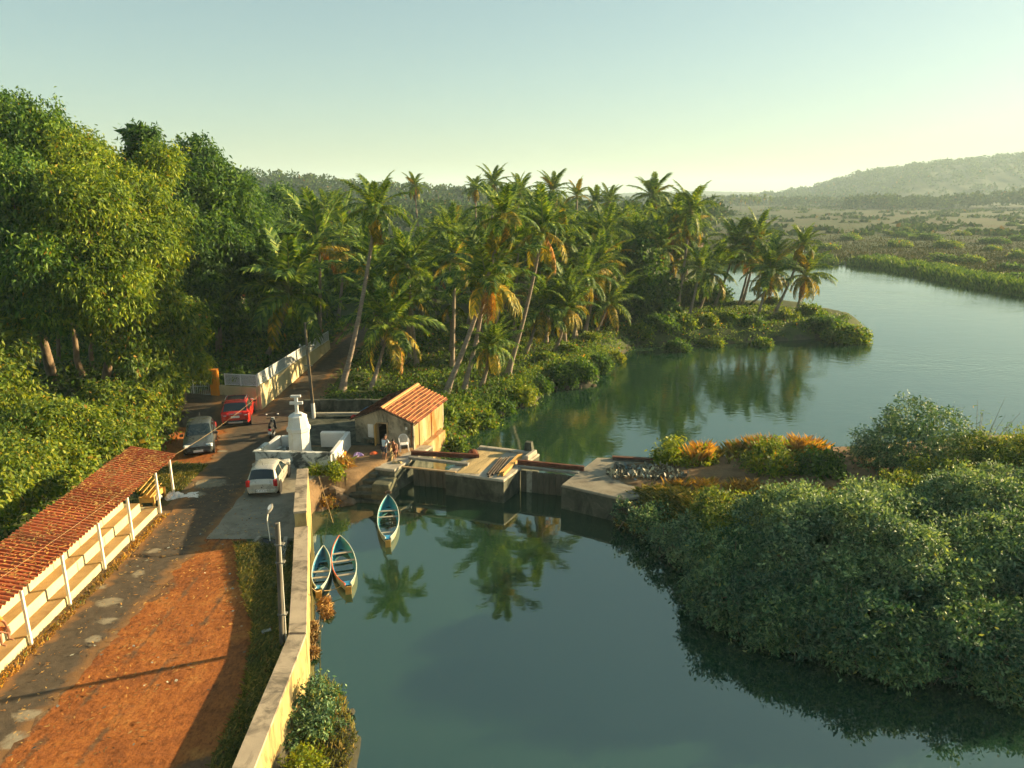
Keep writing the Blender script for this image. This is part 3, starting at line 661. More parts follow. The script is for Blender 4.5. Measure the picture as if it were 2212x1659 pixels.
wall_run([(-6.88, 20.15), (-7.55, 22.7), (-8.22, 25.2), (-8.93, 27.82)], .50, .50, 'b')
t2 = t
t = thing('river_wall', 'taller section of river wall beside the champagne hatchback', 'wall', (-9.5, 30, 0))
wall_run([(-8.93, 27.82), (-9.55, 30.2), (-10.18, 32.65)], .48, 1.20, 'c')
p = at(645, 1386, .5)
MB().box((-6.9, 20.2, .505), (.50, .09, .012), .0).build('joint_mark', M['darkwood'], t2)
# drain under the edge of the apron
t = thing('drain_pit', 'dark square drain opening under the apron edge beside the pole', 'drain', (-9.9, 27.5, 0))
MB().box((-9.95, 27.62, .0), (1.5, .14, .16), -.16).build('lintel', M['pierside'], t)
MB().box((-9.95, 27.30, -.02), (1.25, .5, .10), -.16).build('opening', M['black'], t)  # solid black box stands in for the shade inside the drain
MB().box((-10.72, 27.45, .02), (.14, .5, .2), -.16).build('cheek', M['conc'], t)
MB().box((-9.9, 27.02, .02), (1.5, .1, .12), -.16).build('kerb', M['conc'], t)

# ------------------------------------------------------------------ shelter with the red corrugated roof
SA = Vector((-15.28, 13.0)); SB = Vector((-16.12, 30.25)); sd_ = (SB-SA).normalized(); sn = Vector((-sd_.y, sd_.x))   # sn points away from the road
srz = math.atan2(sd_.y, sd_.x); slen = (SB-SA).length
t = thing('roadside_shelter', 'long open cream shelter with red corrugated roof and stepped bench', 'shelter', (-16.2, 22, 0))
def sbox(name, a, b, o0, o1, z0, z1, mat, bev=0.0, par=None):
    c = SA+sd_*(a+b)/2+sn*(o0+o1)/2
    return MB().box((c.x, c.y, (z0+z1)/2), (b-a, o1-o0, z1-z0), srz, bev=bev).build(name, mat, par or t)
PL, ST = .30, .72
sbox('plinth', 0, slen, .06, 1.62, -.3, PL, M['cream'], .02)
sbox('bench', 0, slen-.55, .58, 1.6, PL+.003, ST, M['cream'], .02)
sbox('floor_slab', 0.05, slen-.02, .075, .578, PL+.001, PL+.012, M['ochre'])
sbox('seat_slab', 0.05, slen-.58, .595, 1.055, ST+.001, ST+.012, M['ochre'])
npan = 9
for k in range(npan):
    w = (slen-1.0)/npan; a = k*w
    sbox('back_panel', a+.012, a+w-.012, 1.06, 1.18, ST+.003, 1.62, M['cream'], .012)
for k in range(8):
    sbox('bench_joint', 1.2+k*2.05, 1.24+k*2.05, .572, .582, PL+.01, ST-.02, M['hutwall'])
for px, py in ((68, 1392), (152, 1307), (227, 1230), (288, 1168), (347, 1108), (376, 1072)):
    p = at(px, py); MB().box((p.x, p.y, .93), (.09, .09, 2.06), srz, bev=.012).build('post', M['post'], t)
for k in (1, 2): 
    q = SA+sd_*(7.4-k*2.5)-sn*.02; MB().box((q.x, q.y, .95), (.09, .09, 2.1), srz, bev=.015).build('post', M['post'], t)
# roof sheets: corrugated across, eave over the road, rising to the back
RA, RB = -1.0, slen+2.05; nsh = 9; zf, zb = 2.02, 2.46; wr = 2.05; of0 = -.10
for k in range(nsh):
    a0 = RA+(RB-RA)*k/nsh; a1 = RA+(RB-RA)*(k+1)/nsh+.10; mb = MB(); pit = .21; nn = int((a1-a0)/pit*6)
    lift = .012*(k % 2); tl = random.uniform(-.02, .02)
    def fn(u, v):
        a = a0+(a1-a0)*u; s = SA+sd_*a+sn*(of0+wr*v); z = zf+(zb-zf)*v+.050*math.sin(2*math.pi*a/pit)+.012*math.sin(6*math.pi*a/pit)+lift+tl*v
        return (s.x, s.y, z)
    mb.grid(fn, nn, 2, False); o = mb.build('roof_sheet', M['corr'], t)
    so = o.modifiers.new('thick', 'SOLIDIFY'); so.thickness = .006
for off in (.1, 1.0, 1.9):
    zz = zf+(zb-zf)*(off-of0)/wr-.075; sbox('purlin', RA+.1, RB-.1, off-.03, off+.03, zz-.06, zz, M['darkwood'])
q = SA+sd_*(slen+.9)
for k in range(5):                                        # planks left at the far end of the shelter
    c = SA+sd_*(slen+1.05+.06*k)+sn*(.62+.17*k); zz = .62+.09*k
    rot = Matrix.Rotation(srz+.10, 3, 'Z') @ Matrix.Rotation(-.55, 3, 'X')
    tp = MB().box((c.x, c.y, zz), (1.7, .17, .03), rot=rot).build('wooden_plank', M['bamboo'])
    tag(tp, 'yellow plank of the bench top stacked at the shelter end', 'plank', 'yellow planks at the shelter end')
c = SA+sd_*(slen+1.1)+sn*.75
tt = thing('wooden_stand', 'orange wooden trestle under the yellow planks at the shelter end', 'trestle', (c.x, c.y, 0))
for s_ in (-1, 1):
    for r_ in (-1, 1):
        e = c+sd_*s_*.6+sn*r_*.3; MB().box((e.x, e.y, .28), (.09, .09, .56), srz).build('leg', M['bamboo'], tt)
MB().box((c.x, c.y, .42), (1.3, .5, .26), srz).build('apron', M['bamboo'], tt)
# shed lamp, trash bags by the last post
def rag(name, c, r, mat, label, cat, seed, h=.5, group=None):
    rr = np.random.default_rng(seed); mb = MB(); ph = rr.uniform(0, 6, 6)
    def fn(u, v):
        a = 2*math.pi*u; e = math.pi/2*(1-v)
        q = 1+.22*math.sin(3*a+ph[0])*math.sin(e)+.15*math.sin(7*a+ph[1]+4*e)+.10*math.sin(11*a+ph[2]-7*e)
        return (c[0]+r*q*math.cos(a)*math.sin(e), c[1]+r*.8*q*math.sin(a)*math.sin(e), c[2]+r*h*q*math.cos(e)-.02)
    mb.grid(fn, 22, 8, False); return tag(mb.build(name, mat), label, cat, group)
p = at(352, 1085); rag('plastic_sack', (p.x+.2, p.y+.6, 0), .42, M['plastic'], 'heap of crumpled white plastic sacks beside the last shelter posts', 'sack', 3, .55)
p = at(335, 1092); rag('plastic_sack', (p.x+.05, p.y+.15, PL), .22, M['whitewash'], 'round pale sack on the plinth end of the shelter', 'sack', 5, .9)
p = at(385, 1072); rag('plastic_sheet', (p.x+.55, p.y+.1, 0), .5, M['plastic'], 'flat white plastic sheet spread on the road edge by the last post', 'sheet', 6, .12)

# ------------------------------------------------------------------ shrine: enclosure and monument
t = thing('shrine_enclosure', 'low blackened whitewashed wall around the white cross monument', 'wall', (-11.5, 37.3, 0))
E1, E2, E3, E4 = (-13.62, 35.95), (-9.52, 35.62), (-9.42, 39.0), (-13.35, 38.95)
ft = .26
seg(MB(), E1, E2, ft, -.1, .86, bev=.03).build('front_wall', M['weathered'], t)
m_ = MB(); seg(m_, (E1[0]-.12, E1[1]), (E2[0]+.12, E2[1]), ft+.02, .862, .91, bev=.012); m_.build('coping', M['weathered'], t)
seg(MB(), (E2[0], E2[1]+.14), (E3[0], E3[1]+.13), ft, -.1, .90, bev=.03).build('side_wall', M['whitewash'], t)
seg(MB(), (E3[0]-.14, E3[1]), (-10.95, 39.0), ft+.06, -.1, .93, bev=.04).build('back_wall', M['whitewash'], t)
seg(MB(), (E1[0], E1[1]+.14), (-13.50, 37.35), ft, -.1, .88, bev=.03).build('side_wall', M['weathered'], t)
seg(MB(), (-13.50, 37.35), (-13.37, 39.0), ft, -.1, .70, bev=.03).build('side_wall', M['whitewash'], t)
seg(MB(), (-13.2, 38.95), (-12.3, 38.98), ft, -.1, .70, bev=.03).build('back_wall', M['whitewash'], t)
seg(MB(), (-12.95, 36.6), (-12.9, 38.2), .5, -.1, .34, bev=.03).build('step', M['weathered'], t)
MB().prism([(-13.4, 36.1), (-9.6, 35.85), (-9.55, 38.9), (-13.2, 38.9)], -.1, .05).build('floor_slab', M['pierside'], t)
oc = Vector((-11.75, 37.55, .05)); ph8 = math.pi/8+.10
t = thing('cross_monument', 'tall white eight-sided wayside monument topped by a white cross', 'monument', oc)
def octo(name, prof, mat=None): return MB().lathe([(.89*r/math.cos(math.pi/8), z) for r, z in prof], oc, 8, False, ph8).build(name, mat or M['whitewash'], t)
octo('base_step', [(.80, 0), (.80, .09), (.74, .12)]); octo('lower_shaft', [(.635, .121), (.60, 1.42)]); octo('cornice', [(.60, 1.421), (.675, 1.48), (.675, 1.66), (.62, 1.72)])
octo('upper_shaft', [(.60, 1.721), (.50, 2.22)]); octo('cap', [(.52, 2.221), (.52, 2.30), (.30, 2.42), (.22, 2.48)])
MB().box(oc+Vector((.26, -.22, 2.40)), (.13, .13, .18), .1, bev=.01).build('lamp_niche', M['whitewash'], t)
xz = oc+Vector((-.02, 0, 0))
MB().box(xz+Vector((0, 0, 2.92)), (.17, .15, .92), .08, bev=.015).build('cross_upright', M['whitewash'], t)
MB().box(xz+Vector((0, 0, 3.02)), (.70, .145, .16), .08, bev=.015).build('cross_arm', M['whitewash'], t)
MB().box(xz+Vector((0, 0, 3.40)), (.54, .16, .12), .08, bev=.015).build('cross_board', M['whitewash'], t)

# ------------------------------------------------------------------ yellow compound wall with railing, gate and orange pillars
WC = Vector((-16.95, 46.3)); WE = Vector((-16.0, 61.5)); WF = Vector((-19.75, 46.75))
t = thing('compound_wall', 'stained yellow compound wall with white mesh railing along the road', 'wall', (-16.6, 52, 0))
n_p = 7
for k in range(n_p):
    a = WC+(WE-WC)*k/n_p; b = WC+(WE-WC)*(k+1)/n_p; d = (b-a).normalized()
    seg(MB(), a+d*.006, b-d*.006, .22, -.3, 1.60).build('wall_panel', M['yellowwall'], t)
    seg(MB(), a+d*.006, b-d*.006, .26, 1.603, 1.66).build('coping', M['yellowwall'], t)
for k in range(2):
    a = WC+(WF-WC)*k/2; b = WC+(WF-WC)*(k+1)/2; d = (b-a).normalized()
    seg(MB(), a+d*(.13 if k == 0 else .006), b-d*.006, .22, -.3, 1.58).build('wall_panel', M['yellowwall'], t)
def meshmat():
    m, n, l, out = nt('railing_mesh')                    # sheet of expanded metal: mostly holes
    b = n.new('ShaderNodeBsdfPrincipled'); b.inputs['Base Color'].default_value = (.50, .54, .54, 1); b.inputs['Roughness'].default_value = .6
    tr = n.new('ShaderNodeBsdfTransparent'); ms = n.new('ShaderNodeMixShader'); v = coords(n, l, (1, 1, 1))
    ck = n.new('ShaderNodeTexVoronoi'); ck.inputs['Scale'].default_value = 38; ck.feature = 'DISTANCE_TO_EDGE'; l.new(v, ck.inputs['Vector'])
    r = ramp(n, [(.10, (1, 1, 1)), (.16, (.12, .12, .12))]); l.new(ck.outputs['Distance'], r.inputs[0])
    l.new(r.outputs[0], ms.inputs[0]); l.new(tr.outputs[0], ms.inputs[1]); l.new(b.outputs[0], ms.inputs[2]); l.new(ms.outputs[0], out.inputs['Surface']); return m
M['mesh'] = meshmat()
def railing(a, b, n, z0, z1):
    d = (b-a)/n
    for k in range(n):
        p0 = a+d*k; p1 = a+d*(k+1)
        MB().box((p0.x, p0.y, (z0+z1)/2), (.055, .055, z1-z0), math.atan2(d.y, d.x)).build('rail_post', M['whitemetal'], t)
        for z in (z0+.07, z1-.03): seg(MB(), p0, p1, .045, z-.022, z+.022).build('rail', M['whitemetal'], t)
        seg(MB(), p0, p1, .008, z0+.09, z1-.05).build('mesh_panel', M['mesh'], t)
    MB().box((b.x, b.y, (z0+z1)/2), (.055, .055, z1-z0), 0).build('rail_post', M['whitemetal'], t)
railing(WC, WE, 9, 1.66, 2.50); railing(WF+Vector((.45, -.05)), WC+Vector((-.1, .02)), 2, 1.60, 2.42)
def pillar(label, x, y, z0, z1):
    o = thing('gate_pillar', label, 'pillar', (x, y, z0))
    MB().box((x, y, (z0+z1)/2), (.50, .46, z1-z0), .05, bev=.03).build('shaft', M['orange'], o)
    MB().box((x, y, z1+.03), (.54, .50, .06), .05, bev=.02).build('cap', M['orange'], o)
pillar('orange gate pillar right of the white gate, above the red car', -19.95, 46.55, .2, 2.70)
pillar('orange gate pillar half hidden by leaves left of the white gate', -22.75, 46.25, .2, 2.35)
g0, g1 = Vector((-22.48, 46.28)), Vector((-20.24, 46.52)); gd = (g1-g0).normalized(); grz = math.atan2(gd.y, gd.x)
t = thing('driveway_gate', 'white barred double gate between two orange pillars', 'gate', (-21.3, 46.4, .9))
for k in range(2):
    a = g0+(g1-g0)*k/2+gd*.02; b = g0+(g1-g0)*(k+1)/2-gd*.02
    leaf = MB()
    for z in (1.02, 2.22): seg(leaf, a, b, .05, z-.03, z+.03)
    for e in (a, b): leaf.box((e.x, e.y, 1.62), (.05, .05, 1.2), grz)
    lf = leaf.build('gate_leaf', M['whitemetal'], t)
    seg(MB(), a, b, .03, 1.58, 1.61).build('mid_rail', M['whitemetal'], t)
    for j in range(1, 9):
        e = a+(b-a)*j/9; MB().box((e.x, e.y, 1.60), (.022, .022, 1.12-.10*(j % 2)), grz).build('bar', M['whitemetal'], t)
p1 = Vector((-12.8, 44.3))
t = thing('laterite_wall', 'blackened low stone wall behind the hut and cement yard', 'wall', (-11.3, 46, 0))
for k in range(5):
    a = Vector((-13.9+1.12*k, 46.0)); b = Vector((-13.9+1.12*(k+1), 46.0)); seg(MB(), a+Vector((.004, 0)), b-Vector((.004, 0)), .34, -.2, .80+.03*(k % 2), bev=.03).build('wall_block', M['mosscon'], t)
o = MB().box((-11.1, 44.9, .16), (3.6, .28, .16), .03, bev=.03).build('concrete_beam', M['conc']); tag(o, 'pale concrete beam lying in front of the blackened wall', 'beam')
o = MB().box((-11.0, 44.45, .1), (3.4, .2, .12), .03, bev=.03).build('concrete_beam', M['mosscon']); tag(o, 'dark concrete beam lying nearer the cross monument', 'beam')

# ------------------------------------------------------------------ hut with the clay tile roof
FLh = Vector((-9.15, 39.85)); fx = Vector((math.cos(-.262), math.sin(-.262))); fy = Vector((-fx.y, fx.x)); HW, HL, EV, AP = 3.65, 4.9, 1.50, 2.22
hrz = math.atan2(fx.y, fx.x)
def hp(u, v, z): q = FLh+fx*u+fy*v; return Vector((q.x, q.y, z))
t = thing('tiled_hut', 'small grimy plastered hut with orange clay tile gable roof beside the sluice', 'hut', hp(HW/2, HL/2, 0))
th = .16
def hquad(name, mat, pts, par=None): m = MB(); m.add(pts, [tuple(range(len(pts)))]); return m.build(name, mat, par or t)
DU0, DU1, DZ = 1.42, 2.08, 1.36                           # door opening
def gable(v0, v1, door):
    m = MB(); zr = lambda u: EV+(AP-EV)*(1-abs(u-HW/2)/(HW/2))
    cols = [0, DU0, DU1, HW] if door else [0, HW/2, HW]
    cu = sorted(set(cols+[HW/2]))
    for a, b in zip(cu[:-1], cu[1:]):
        z0 = DZ if (door and a >= DU0 and b <= DU1) else -1.7
        V = [hp(a, v0, z0), hp(b, v0, z0), hp(b, v0, zr(b)), hp(a, v0, zr(a)), hp(a, v1, z0), hp(b, v1, z0), hp(b, v1, zr(b)), hp(a, v1, zr(a))]
        m.add(V, [(0, 1, 2, 3), (5, 4, 7, 6), (3, 2, 6, 7), (0, 4, 5, 1), (0, 3, 7, 4), (1, 5, 6, 2)])
    return m
gable(0, th, True).build('gable_wall', M['hutwall'], t); gable(HL-th, HL, False).build('gable_wall', M['hutwall'], t)
for u0, mt, nm in ((.0, M['hutwall'], 'side_wall'), (HW-th, M['hutside'], 'side_wall')):
    c = hp(u0+th/2, HL/2, (EV-1.7)/2); MB().box(c, (th-.004, HL-2*th-.004, EV+1.7), hrz).build(nm, mt, t)
for v in (1.05, 3.0):                                  # shallow buttresses of the lit side
    MB().box(hp(HW+.02, v, .0), (.05, .52, 2.7), hrz, bev=.02).build('buttress', M['hutside'], t)
MB().box(hp(HW/2, HL/2, .02), (HW-.34, HL-.34, .04), hrz).build('floor', M['mud'], t)
MB().box(hp(HW+.22, HL*.42, -.80), (.42, HL*.8, 1.2), hrz, bev=.03).build('ledge', M['hutside'], t)
df = MB(); 
for u in (DU0+.03, DU1-.03): df.box(hp(u, -.01, DZ/2), (.06, .14, DZ), hrz)
df.box(hp((DU0+DU1)/2, -.012, DZ-.03), (DU1-DU0-.12, .13, .06), hrz); df.build('door_frame', M['palewood'], t)
dl = MB().box(hp(DU0+.02, -.30, .70), (.045, .58, 1.24), hrz+.22); d_ = dl.build('door_leaf', M['bamboo'], t)
MB().box(hp(.98, -.012, .78), (.34, .03, .80), hrz, bev=.008).build('white_plaster_patch', M['whitewash'], t)
MB().box(hp(HW-.12, -.03, .78), (.05, .05, 1.5), hrz).build('rain_pipe', M['tile'], t)
MB().box(hp(HW-.42, -.05, 1.12), (.10, .06, .14), hrz).build('meter_box', M['plastic'], t)
# roof tiles, one by one: two slopes of 12 x 12
sl = math.hypot(HW/2+.22, (AP-EV)*(HW/2+.22)/(HW/2)); rise = (AP-EV)/(HW/2); pitch_r = math.atan(rise)
NT = 12; tw = (HL+.5)/NT; tlx = (sl+.02)/NT
def tile_mesh(seed):
    m = MB(); w, l = tw*1.02, tlx*1.22
    def fn(u, v):
        x = (u-.5)*l; y = (v-.5)*w
        z = .011*math.sin(v*2*math.pi*1.5+.6)-.046*u+.026
        return (x, y, z)
    m.grid(fn, 1, 9, False); n0 = len(m.v)
    m.add([(x, y, z-.016) for x, y, z in m.v[:n0]], [tuple(reversed(f)) for f in m.f[:]])
    m.add([m.v[10+k] for k in range(10)]+[(m.v[10+k][0], m.v[10+k][1], m.v[10+k][2]-.022) for k in range(10)], [(k, k+10, k+11, k+1) for k in range(9)])
    return m.mesh('tile', M['tile'])
tms = [tile_mesh(k) for k in range(2)]
rf = thing('roof', None, None); rf.parent = t; rf.matrix_parent_inverse = Matrix.Translation(t.location).inverted(); rf.location = (0, 0, 0)
rt = random.Random(5)
for side in (-1, 1):
    for i in range(NT):
        for j in range(NT):
            r = sl*(i+.5)/NT; u = HW/2+side*r*math.cos(pitch_r); z = AP+.075-r*math.sin(pitch_r); v = -.25+tw*(j+.5)
            o = bpy.data.objects.new('tile', tms[(i+j) % 2]); COL.objects.link(o); o.parent = rf
            o.location = hp(u, v, z+rt.uniform(-.006, .008))
            ang = hrz if side > 0 else hrz+math.pi
            o.rotation_euler = (Euler((0, pitch_r+rt.uniform(-.03, .03), 0)).to_matrix() @ Matrix.Identity(3)).to_euler()
            o.rotation_euler = (Matrix.Rotation(ang+rt.uniform(-.03, .03), 3, 'Z') @ Matrix.Rotation(pitch_r+rt.uniform(-.04, .03), 3, 'Y')).to_euler()
for j in range(16):
    v = -.28+(HL+.56)*(j+.5)/16
    m = MB(); L_ = (HL+.56)/16*1.12
    def fn(u, w): a = math.pi*w; return hp(HW/2+.13*math.cos(a)*(1+.06*u), v+L_*(u-.5), AP+.06+.10*math.sin(a)*(1+.10*u))
    m.grid(fn, 1, 8, True); m.build('ridge_tile', M['mortar'], rf)
# mortar ribs along the tile courses, parallel to the ridge
for i in range(1, 10):
    r = sl*i/9.6; u = HW/2+r*math.cos(pitch_r); z = AP+.128-r*math.sin(pitch_r)
    pth = [hp(u+.02*math.sin(k*1.3+i), -.24+(HL+.48)*k/9, z-.004*math.sin(k*2+i)) for k in range(10)]
    m = MB().tube(pth, .022, 6); m.build('mortar_rib', M['mortar'], rf)
fas = MB(); 
for side in (-1, 1):
    c0 = hp(HW/2, -.27, AP+.01); c1 = hp(HW/2+side*(HW/2+.22), -.27, EV-.075); d = c1-c0
    fas.tube([c0, c1], .028, 4, False)
fas.build('barge_board', M['darkwood'], rf)
o = rag('red_cloth', hp(-.12, .1, EV-.05), .17, M['redcloth'], 'bright red cloth hung on the left eave of the hut', 'cloth', 8, 1.0)
m = MB(); m.grid(lambda u, v: hp(-.10+.30*u, .7+.9*v, EV+.12+.16*u+.02*math.sin(9*v)), 3, 6); tag(m.build('blue_tarp', M['bluetarp']), 'scrap of blue tarp on the shaded slope of the hut roof', 'tarp')

# ------------------------------------------------------------------ sluice: piers, gates, beams
TOP = -.15; BOT = -3.1
def wp(L, z=TOP): return [(at(x, y, z).x, at(x, y, z).y) for x, y in L]
def pier(name, label, poly, top, inset=.05, cat='pier'):
    poly = list(poly); a2 = sum(poly[i][0]*poly[(i+1) % len(poly)][1]-poly[(i+1) % len(poly)][0]*poly[i][1] for i in range(len(poly)))
    if a2 < 0: poly.reverse()
    cx = sum(p[0] for p in poly)/len(poly); cy_ = sum(p[1] for p in poly)/len(poly)
    t = thing(name, label, cat, (cx, cy_, WATER))
    MB().prism(poly, BOT, top-.12).build('body', M['mosscon'], t)
    ex = [(p[0]+(p[0]-cx)*.006, p[1]+(p[1]-cy_)*.006) for p in poly]
    MB().prism(ex, top-.119, top, inset=inset).build('top_slab', M['conc' if name == 'sluice_pier' else 'apron'], t); return t, poly
tc, cp = pier('sluice_pier', 'broad concrete pier in the middle of the sluice, draped with nets', wp([(962, 1020), (1088, 1037), (1165, 980), (1035, 965)]), TOP)
tl, lp = pier('sluice_pier', 'concrete landing pier where the barefoot man stands', wp([(788, 1007), (852, 1015), (902, 985), (935, 962), (845, 958), (800, 975)]), TOP)
tr, rp = pier('sluice_abutment', 'concrete abutment at the littered causeway end of the sluice', wp([(1213, 1047), (1290, 988), (1430, 993), (1440, 1058), (1350, 1078)]), TOP, cat='abutment')
# parapet rim and low blocks of the middle pier
P4 = [Vector(p) for p in wp([(962, 1020), (1088, 1037), (1165, 980), (1035, 965)])]
seg(MB(), P4[3]+(P4[2]-P4[3])*.03, P4[2]-(P4[2]-P4[3])*.03, .30, TOP+.002, TOP+.14, .22, bev=.02).build('rear_kerb', M['conc'], tc)
seg(MB(), P4[2]+(P4[1]-P4[2])*.05, P4[2]+(P4[1]-P4[2])*.32, .22, TOP+.002, TOP+.30, .16, bev=.03).build('side_kerb', M['conc'], tc)
q = at(1143, 975, TOP); m = MB().lathe([(.34, 0), (.25, .46), (.23, .48)], (q.x-.02, q.y-.15, TOP+.16), 4, False, math.pi/4-.3); tag(m.build('stone_block', M['mosscon']), 'grey tapered stone block on the rear corner of the middle pier', 'block')
q = at(1022, 984, TOP); mm = MB(); mm.lathe([(.12, -.02), (.26, .05), (.28, .2), (.2, .33), (.06, .38)], (q.x, q.y, TOP), 8, False); tag(mm.build('boulder', M['tile']), 'rounded brown boulder beside the net on the middle pier', 'boulder')
def at2(x, y, z): return at(x, y, z)
def beam(name, a, b, w, h, mat, label, cat='beam'):
    d = b-a; L_ = d.length; rz = math.atan2(d.y, d.x); ry = -math.asin(d.z/L_)
    rot = Matrix.Rotation(rz, 3, 'Z') @ Matrix.Rotation(ry, 3, 'Y')
    t = thing(name, label, cat, (a+b)/2)
    if name == 'steel_beam':
        MB().box((a+b)/2+Vector((0, 0, h/2-.012)), (L_, w, .024), rot=rot).build('top_flange', mat, t); MB().box((a+b)/2, (L_, .02, h-.05), rot=rot).build('web', mat, t)
        MB().box((a+b)/2-Vector((0, 0, h/2-.012)), (L_, w, .024), rot=rot).build('bottom_flange', mat, t)
    else: MB().box((a+b)/2, (L_, w, h), rot=rot, bev=.012).build('plank', mat, t)
    return t
zb_ = TOP+.14
beam('steel_beam', at(888, 978, zb_), at(1035, 986, zb_), .16, .26, M['rust'], 'dark rusty steel beam across the left sluice opening')
beam('timber_beam', at(884, 988, zb_-.03), at(1012, 1003, zb_-.03), .26, .14, M['greysteel'], 'grey beam in front of the rusty beam over the left opening')
beam('timber_beam', at(868, 1008, TOP+.03), at(985, 1020, TOP+.03), .16, .07, M['palewood'], 'narrow pale plank laid across the left sluice opening', 'plank')
beam('steel_beam', at(1118, 998, zb_), at(1262, 1012, zb_), .16, .26, M['rust'], 'dark rusty steel beam across the right sluice opening')
rb = beam('timber_beam', at(1120, 1008, TOP), at(1250, 1022, TOP), .20, .12, M['greysteel'], 'grey studded beam on top of the right gate boards')
def gate_boards(name, label, a, b, z0, z1, n, seed, pale=None):
    r = random.Random(seed); t = thing(name, label, 'sluice gate', ((a.x+b.x)/2, (a.y+b.y)/2, WATER)); d = (b-a); rz = math.atan2(d.y, d.x); w = d.length/n
    for k in range(n):
        c = a+d*(k+.5)/n; nrm = Vector((-d.y, d.x, 0)).normalized(); c = c+nrm*r.uniform(-.03, .03)
        MB().box((c.x, c.y, (z0+z1)/2), (w*.90, .07, z1-z0-r.uniform(0, .06)), rz).build('board', M['conc'] if k == pale else M['board'], t)
    nn = Vector((d.y, -d.x, 0)).normalized()
    bk = MB(); cb = (a+b)/2-nn*.10; bk.box((cb.x, cb.y, (z0+z1)/2-.05), (d.length, .03, z1-z0-.2), rz); bk.build('gap_light_block', M['darkwood'], t)  # dark panel added behind the boards to block light through their gaps
    m = MB(); c = (a+b)/2-nn*.14; m.box((c.x, c.y, z0+.85), (d.length, .06, .14), rz); m.build('cross_rail', M['darkwood'], t)
    return t
ga, gb = at(1125, 1012, TOP), at(1252, 1026, TOP); gate_boards('sluice_gate', 'row of dark upright gate boards closing the right sluice opening', Vector((ga.x, ga.y, 0)), Vector((gb.x, gb.y, 0)), -2.8, TOP-.08, 10, 3, 1)
ga, gb = at(892, 1000, TOP), at(1008, 1010, TOP); gate_boards('sluice_gate', 'dark shaded gate boards closing the left sluice opening', Vector((ga.x, ga.y, 0)), Vector((gb.x, gb.y, 0)), -2.8, TOP-.25, 9, 4)
# stacked bamboo and dark poles on the middle pier
A_, B_ = at(1075, 1030, TOP), at(1128, 990, TOP)
def polestack(n, a, b, sp, mat, r, label, cat, group, lv=1, jit=.05, seed=2):
    rr = random.Random(seed); d = (b-a).normalized(); s = Vector((-d.y, d.x, 0))
    for k in range(n):
        row = k % (n//lv) if lv > 1 else k; h = k//(n//lv) if lv > 1 else 0
        o_ = s*(row*sp)+d*rr.uniform(-jit, jit)*4; z = Vector((0, 0, r+.005+h*r*2.05))
        m = MB(); pa, pb = a+o_+z, b+o_+z; m.tube([pa, pa+(pb-pa)*.5+Vector((0, 0, rr.uniform(0, .008))), pb], [r, r*.93, r*.85], 8)
        tag(m.build('pole', mat), label, cat, group)
def gz(x, y, z): p = at(x, y, z); return Vector((p.x, p.y, z))
polestack(8, gz(1088, 1028, TOP), gz(1128, 988, TOP), .085, M['bamboo'], .038, 'sunlit yellow bamboo pole stacked on the middle pier', 'pole', 'bamboo poles on the middle pier', 2, seed=3)
polestack(4, gz(1070, 1028, TOP), gz(1098, 992, TOP), .14, M['darkwood'], .06, 'thick dark wooden pole beside the bamboo on the middle pier', 'pole', 'dark poles on the middle pier', 1, .08, seed=6)
# net draped on the middle pier
m = MB(); nn0, nn1, nn2, nn3 = gz(1030, 972, TOP), gz(1095, 975, TOP), gz(1085, 1000, TOP), gz(985, 1022, TOP)
def netfn(u, v):
    a = nn0+(nn1-nn0)*v; b = nn3+(gz(1035, 1024, TOP)-nn3)*v; p = a+(b-a)*u
    s = .10*math.sin(v*9+u*3)*(1-u*.4); p = p+Vector((s*.5, s*.2, 0))
    edge = min(u, v, 1-u, 1-v)*6
    return (p.x, p.y, TOP+.012+min(1, edge)*(.02+.010*abs(math.sin(v*37+3*math.sin(u*5)))+.022*abs(math.sin(v*7+u*5))))
m.grid(netfn, 26, 44); tag(m.build('fishing_net', M['net']), 'golden fishing net spread to dry over the middle pier', 'net')
# landing steps and rough rock bank left of the landing pier
t = thing('landing_steps', 'worn dark stone steps going down to the water left of the landing pier', 'steps', (-7.6, 35, WATER))
sdv = Vector((-.10, -1)).normalized(); sx_ = Vector((1, -.12)).normalized()
for k in range(5):
    z1 = -.38-.24*k; c = Vector((-7.95+.12*k, 36.2))+sdv*(.36*k); w = 1.5+.05*k
    MB().box((c.x, c.y, (z1-3)/2), (w, .62, z1+3), -.12+.05*(k % 2), bev=.04).build('step', M['mosscon'], t)
t = thing('landing_block', 'squat mossy concrete block at the foot of the landing pier', 'block', (-6.5, 35, WATER))
q = wp([(795, 1040), (848, 1050), (835, 1020), (800, 1015)], -.55)
for (dz, gr) in ((-.55, 0.0), (-1.0, .18)):
    c = Vector((-6.75, 35.35)); MB().box((c.x+gr*.3, c.y-gr, (dz-3)/2), (.95+gr, 1.2, dz+3), -.20, bev=.05).build('tier', M['pierside'], t)
def boulder(c, r, seed, mat=None, sq=.7):
    rr = np.random.default_rng(seed); ph = rr.uniform(0, 6, 6); m = MB()
    def fn(u, v):
        a = 2*math.pi*u; e = math.pi*v; d = (math.cos(a)*math.sin(e), math.sin(a)*math.sin(e), math.cos(e))
        q = r*(1+.18*math.sin(3*d[0]+ph[0])*math.cos(4*d[1]+ph[1])+.12*math.sin(7*d[2]+ph[2]+3*d[0]))
        return (c[0]+d[0]*q, c[1]+d[1]*q, c[2]+d[2]*q*sq)
    m.grid(fn, 11, 7, False); return m.build('boulder', mat or M['rock'])
rr = random.Random(4)
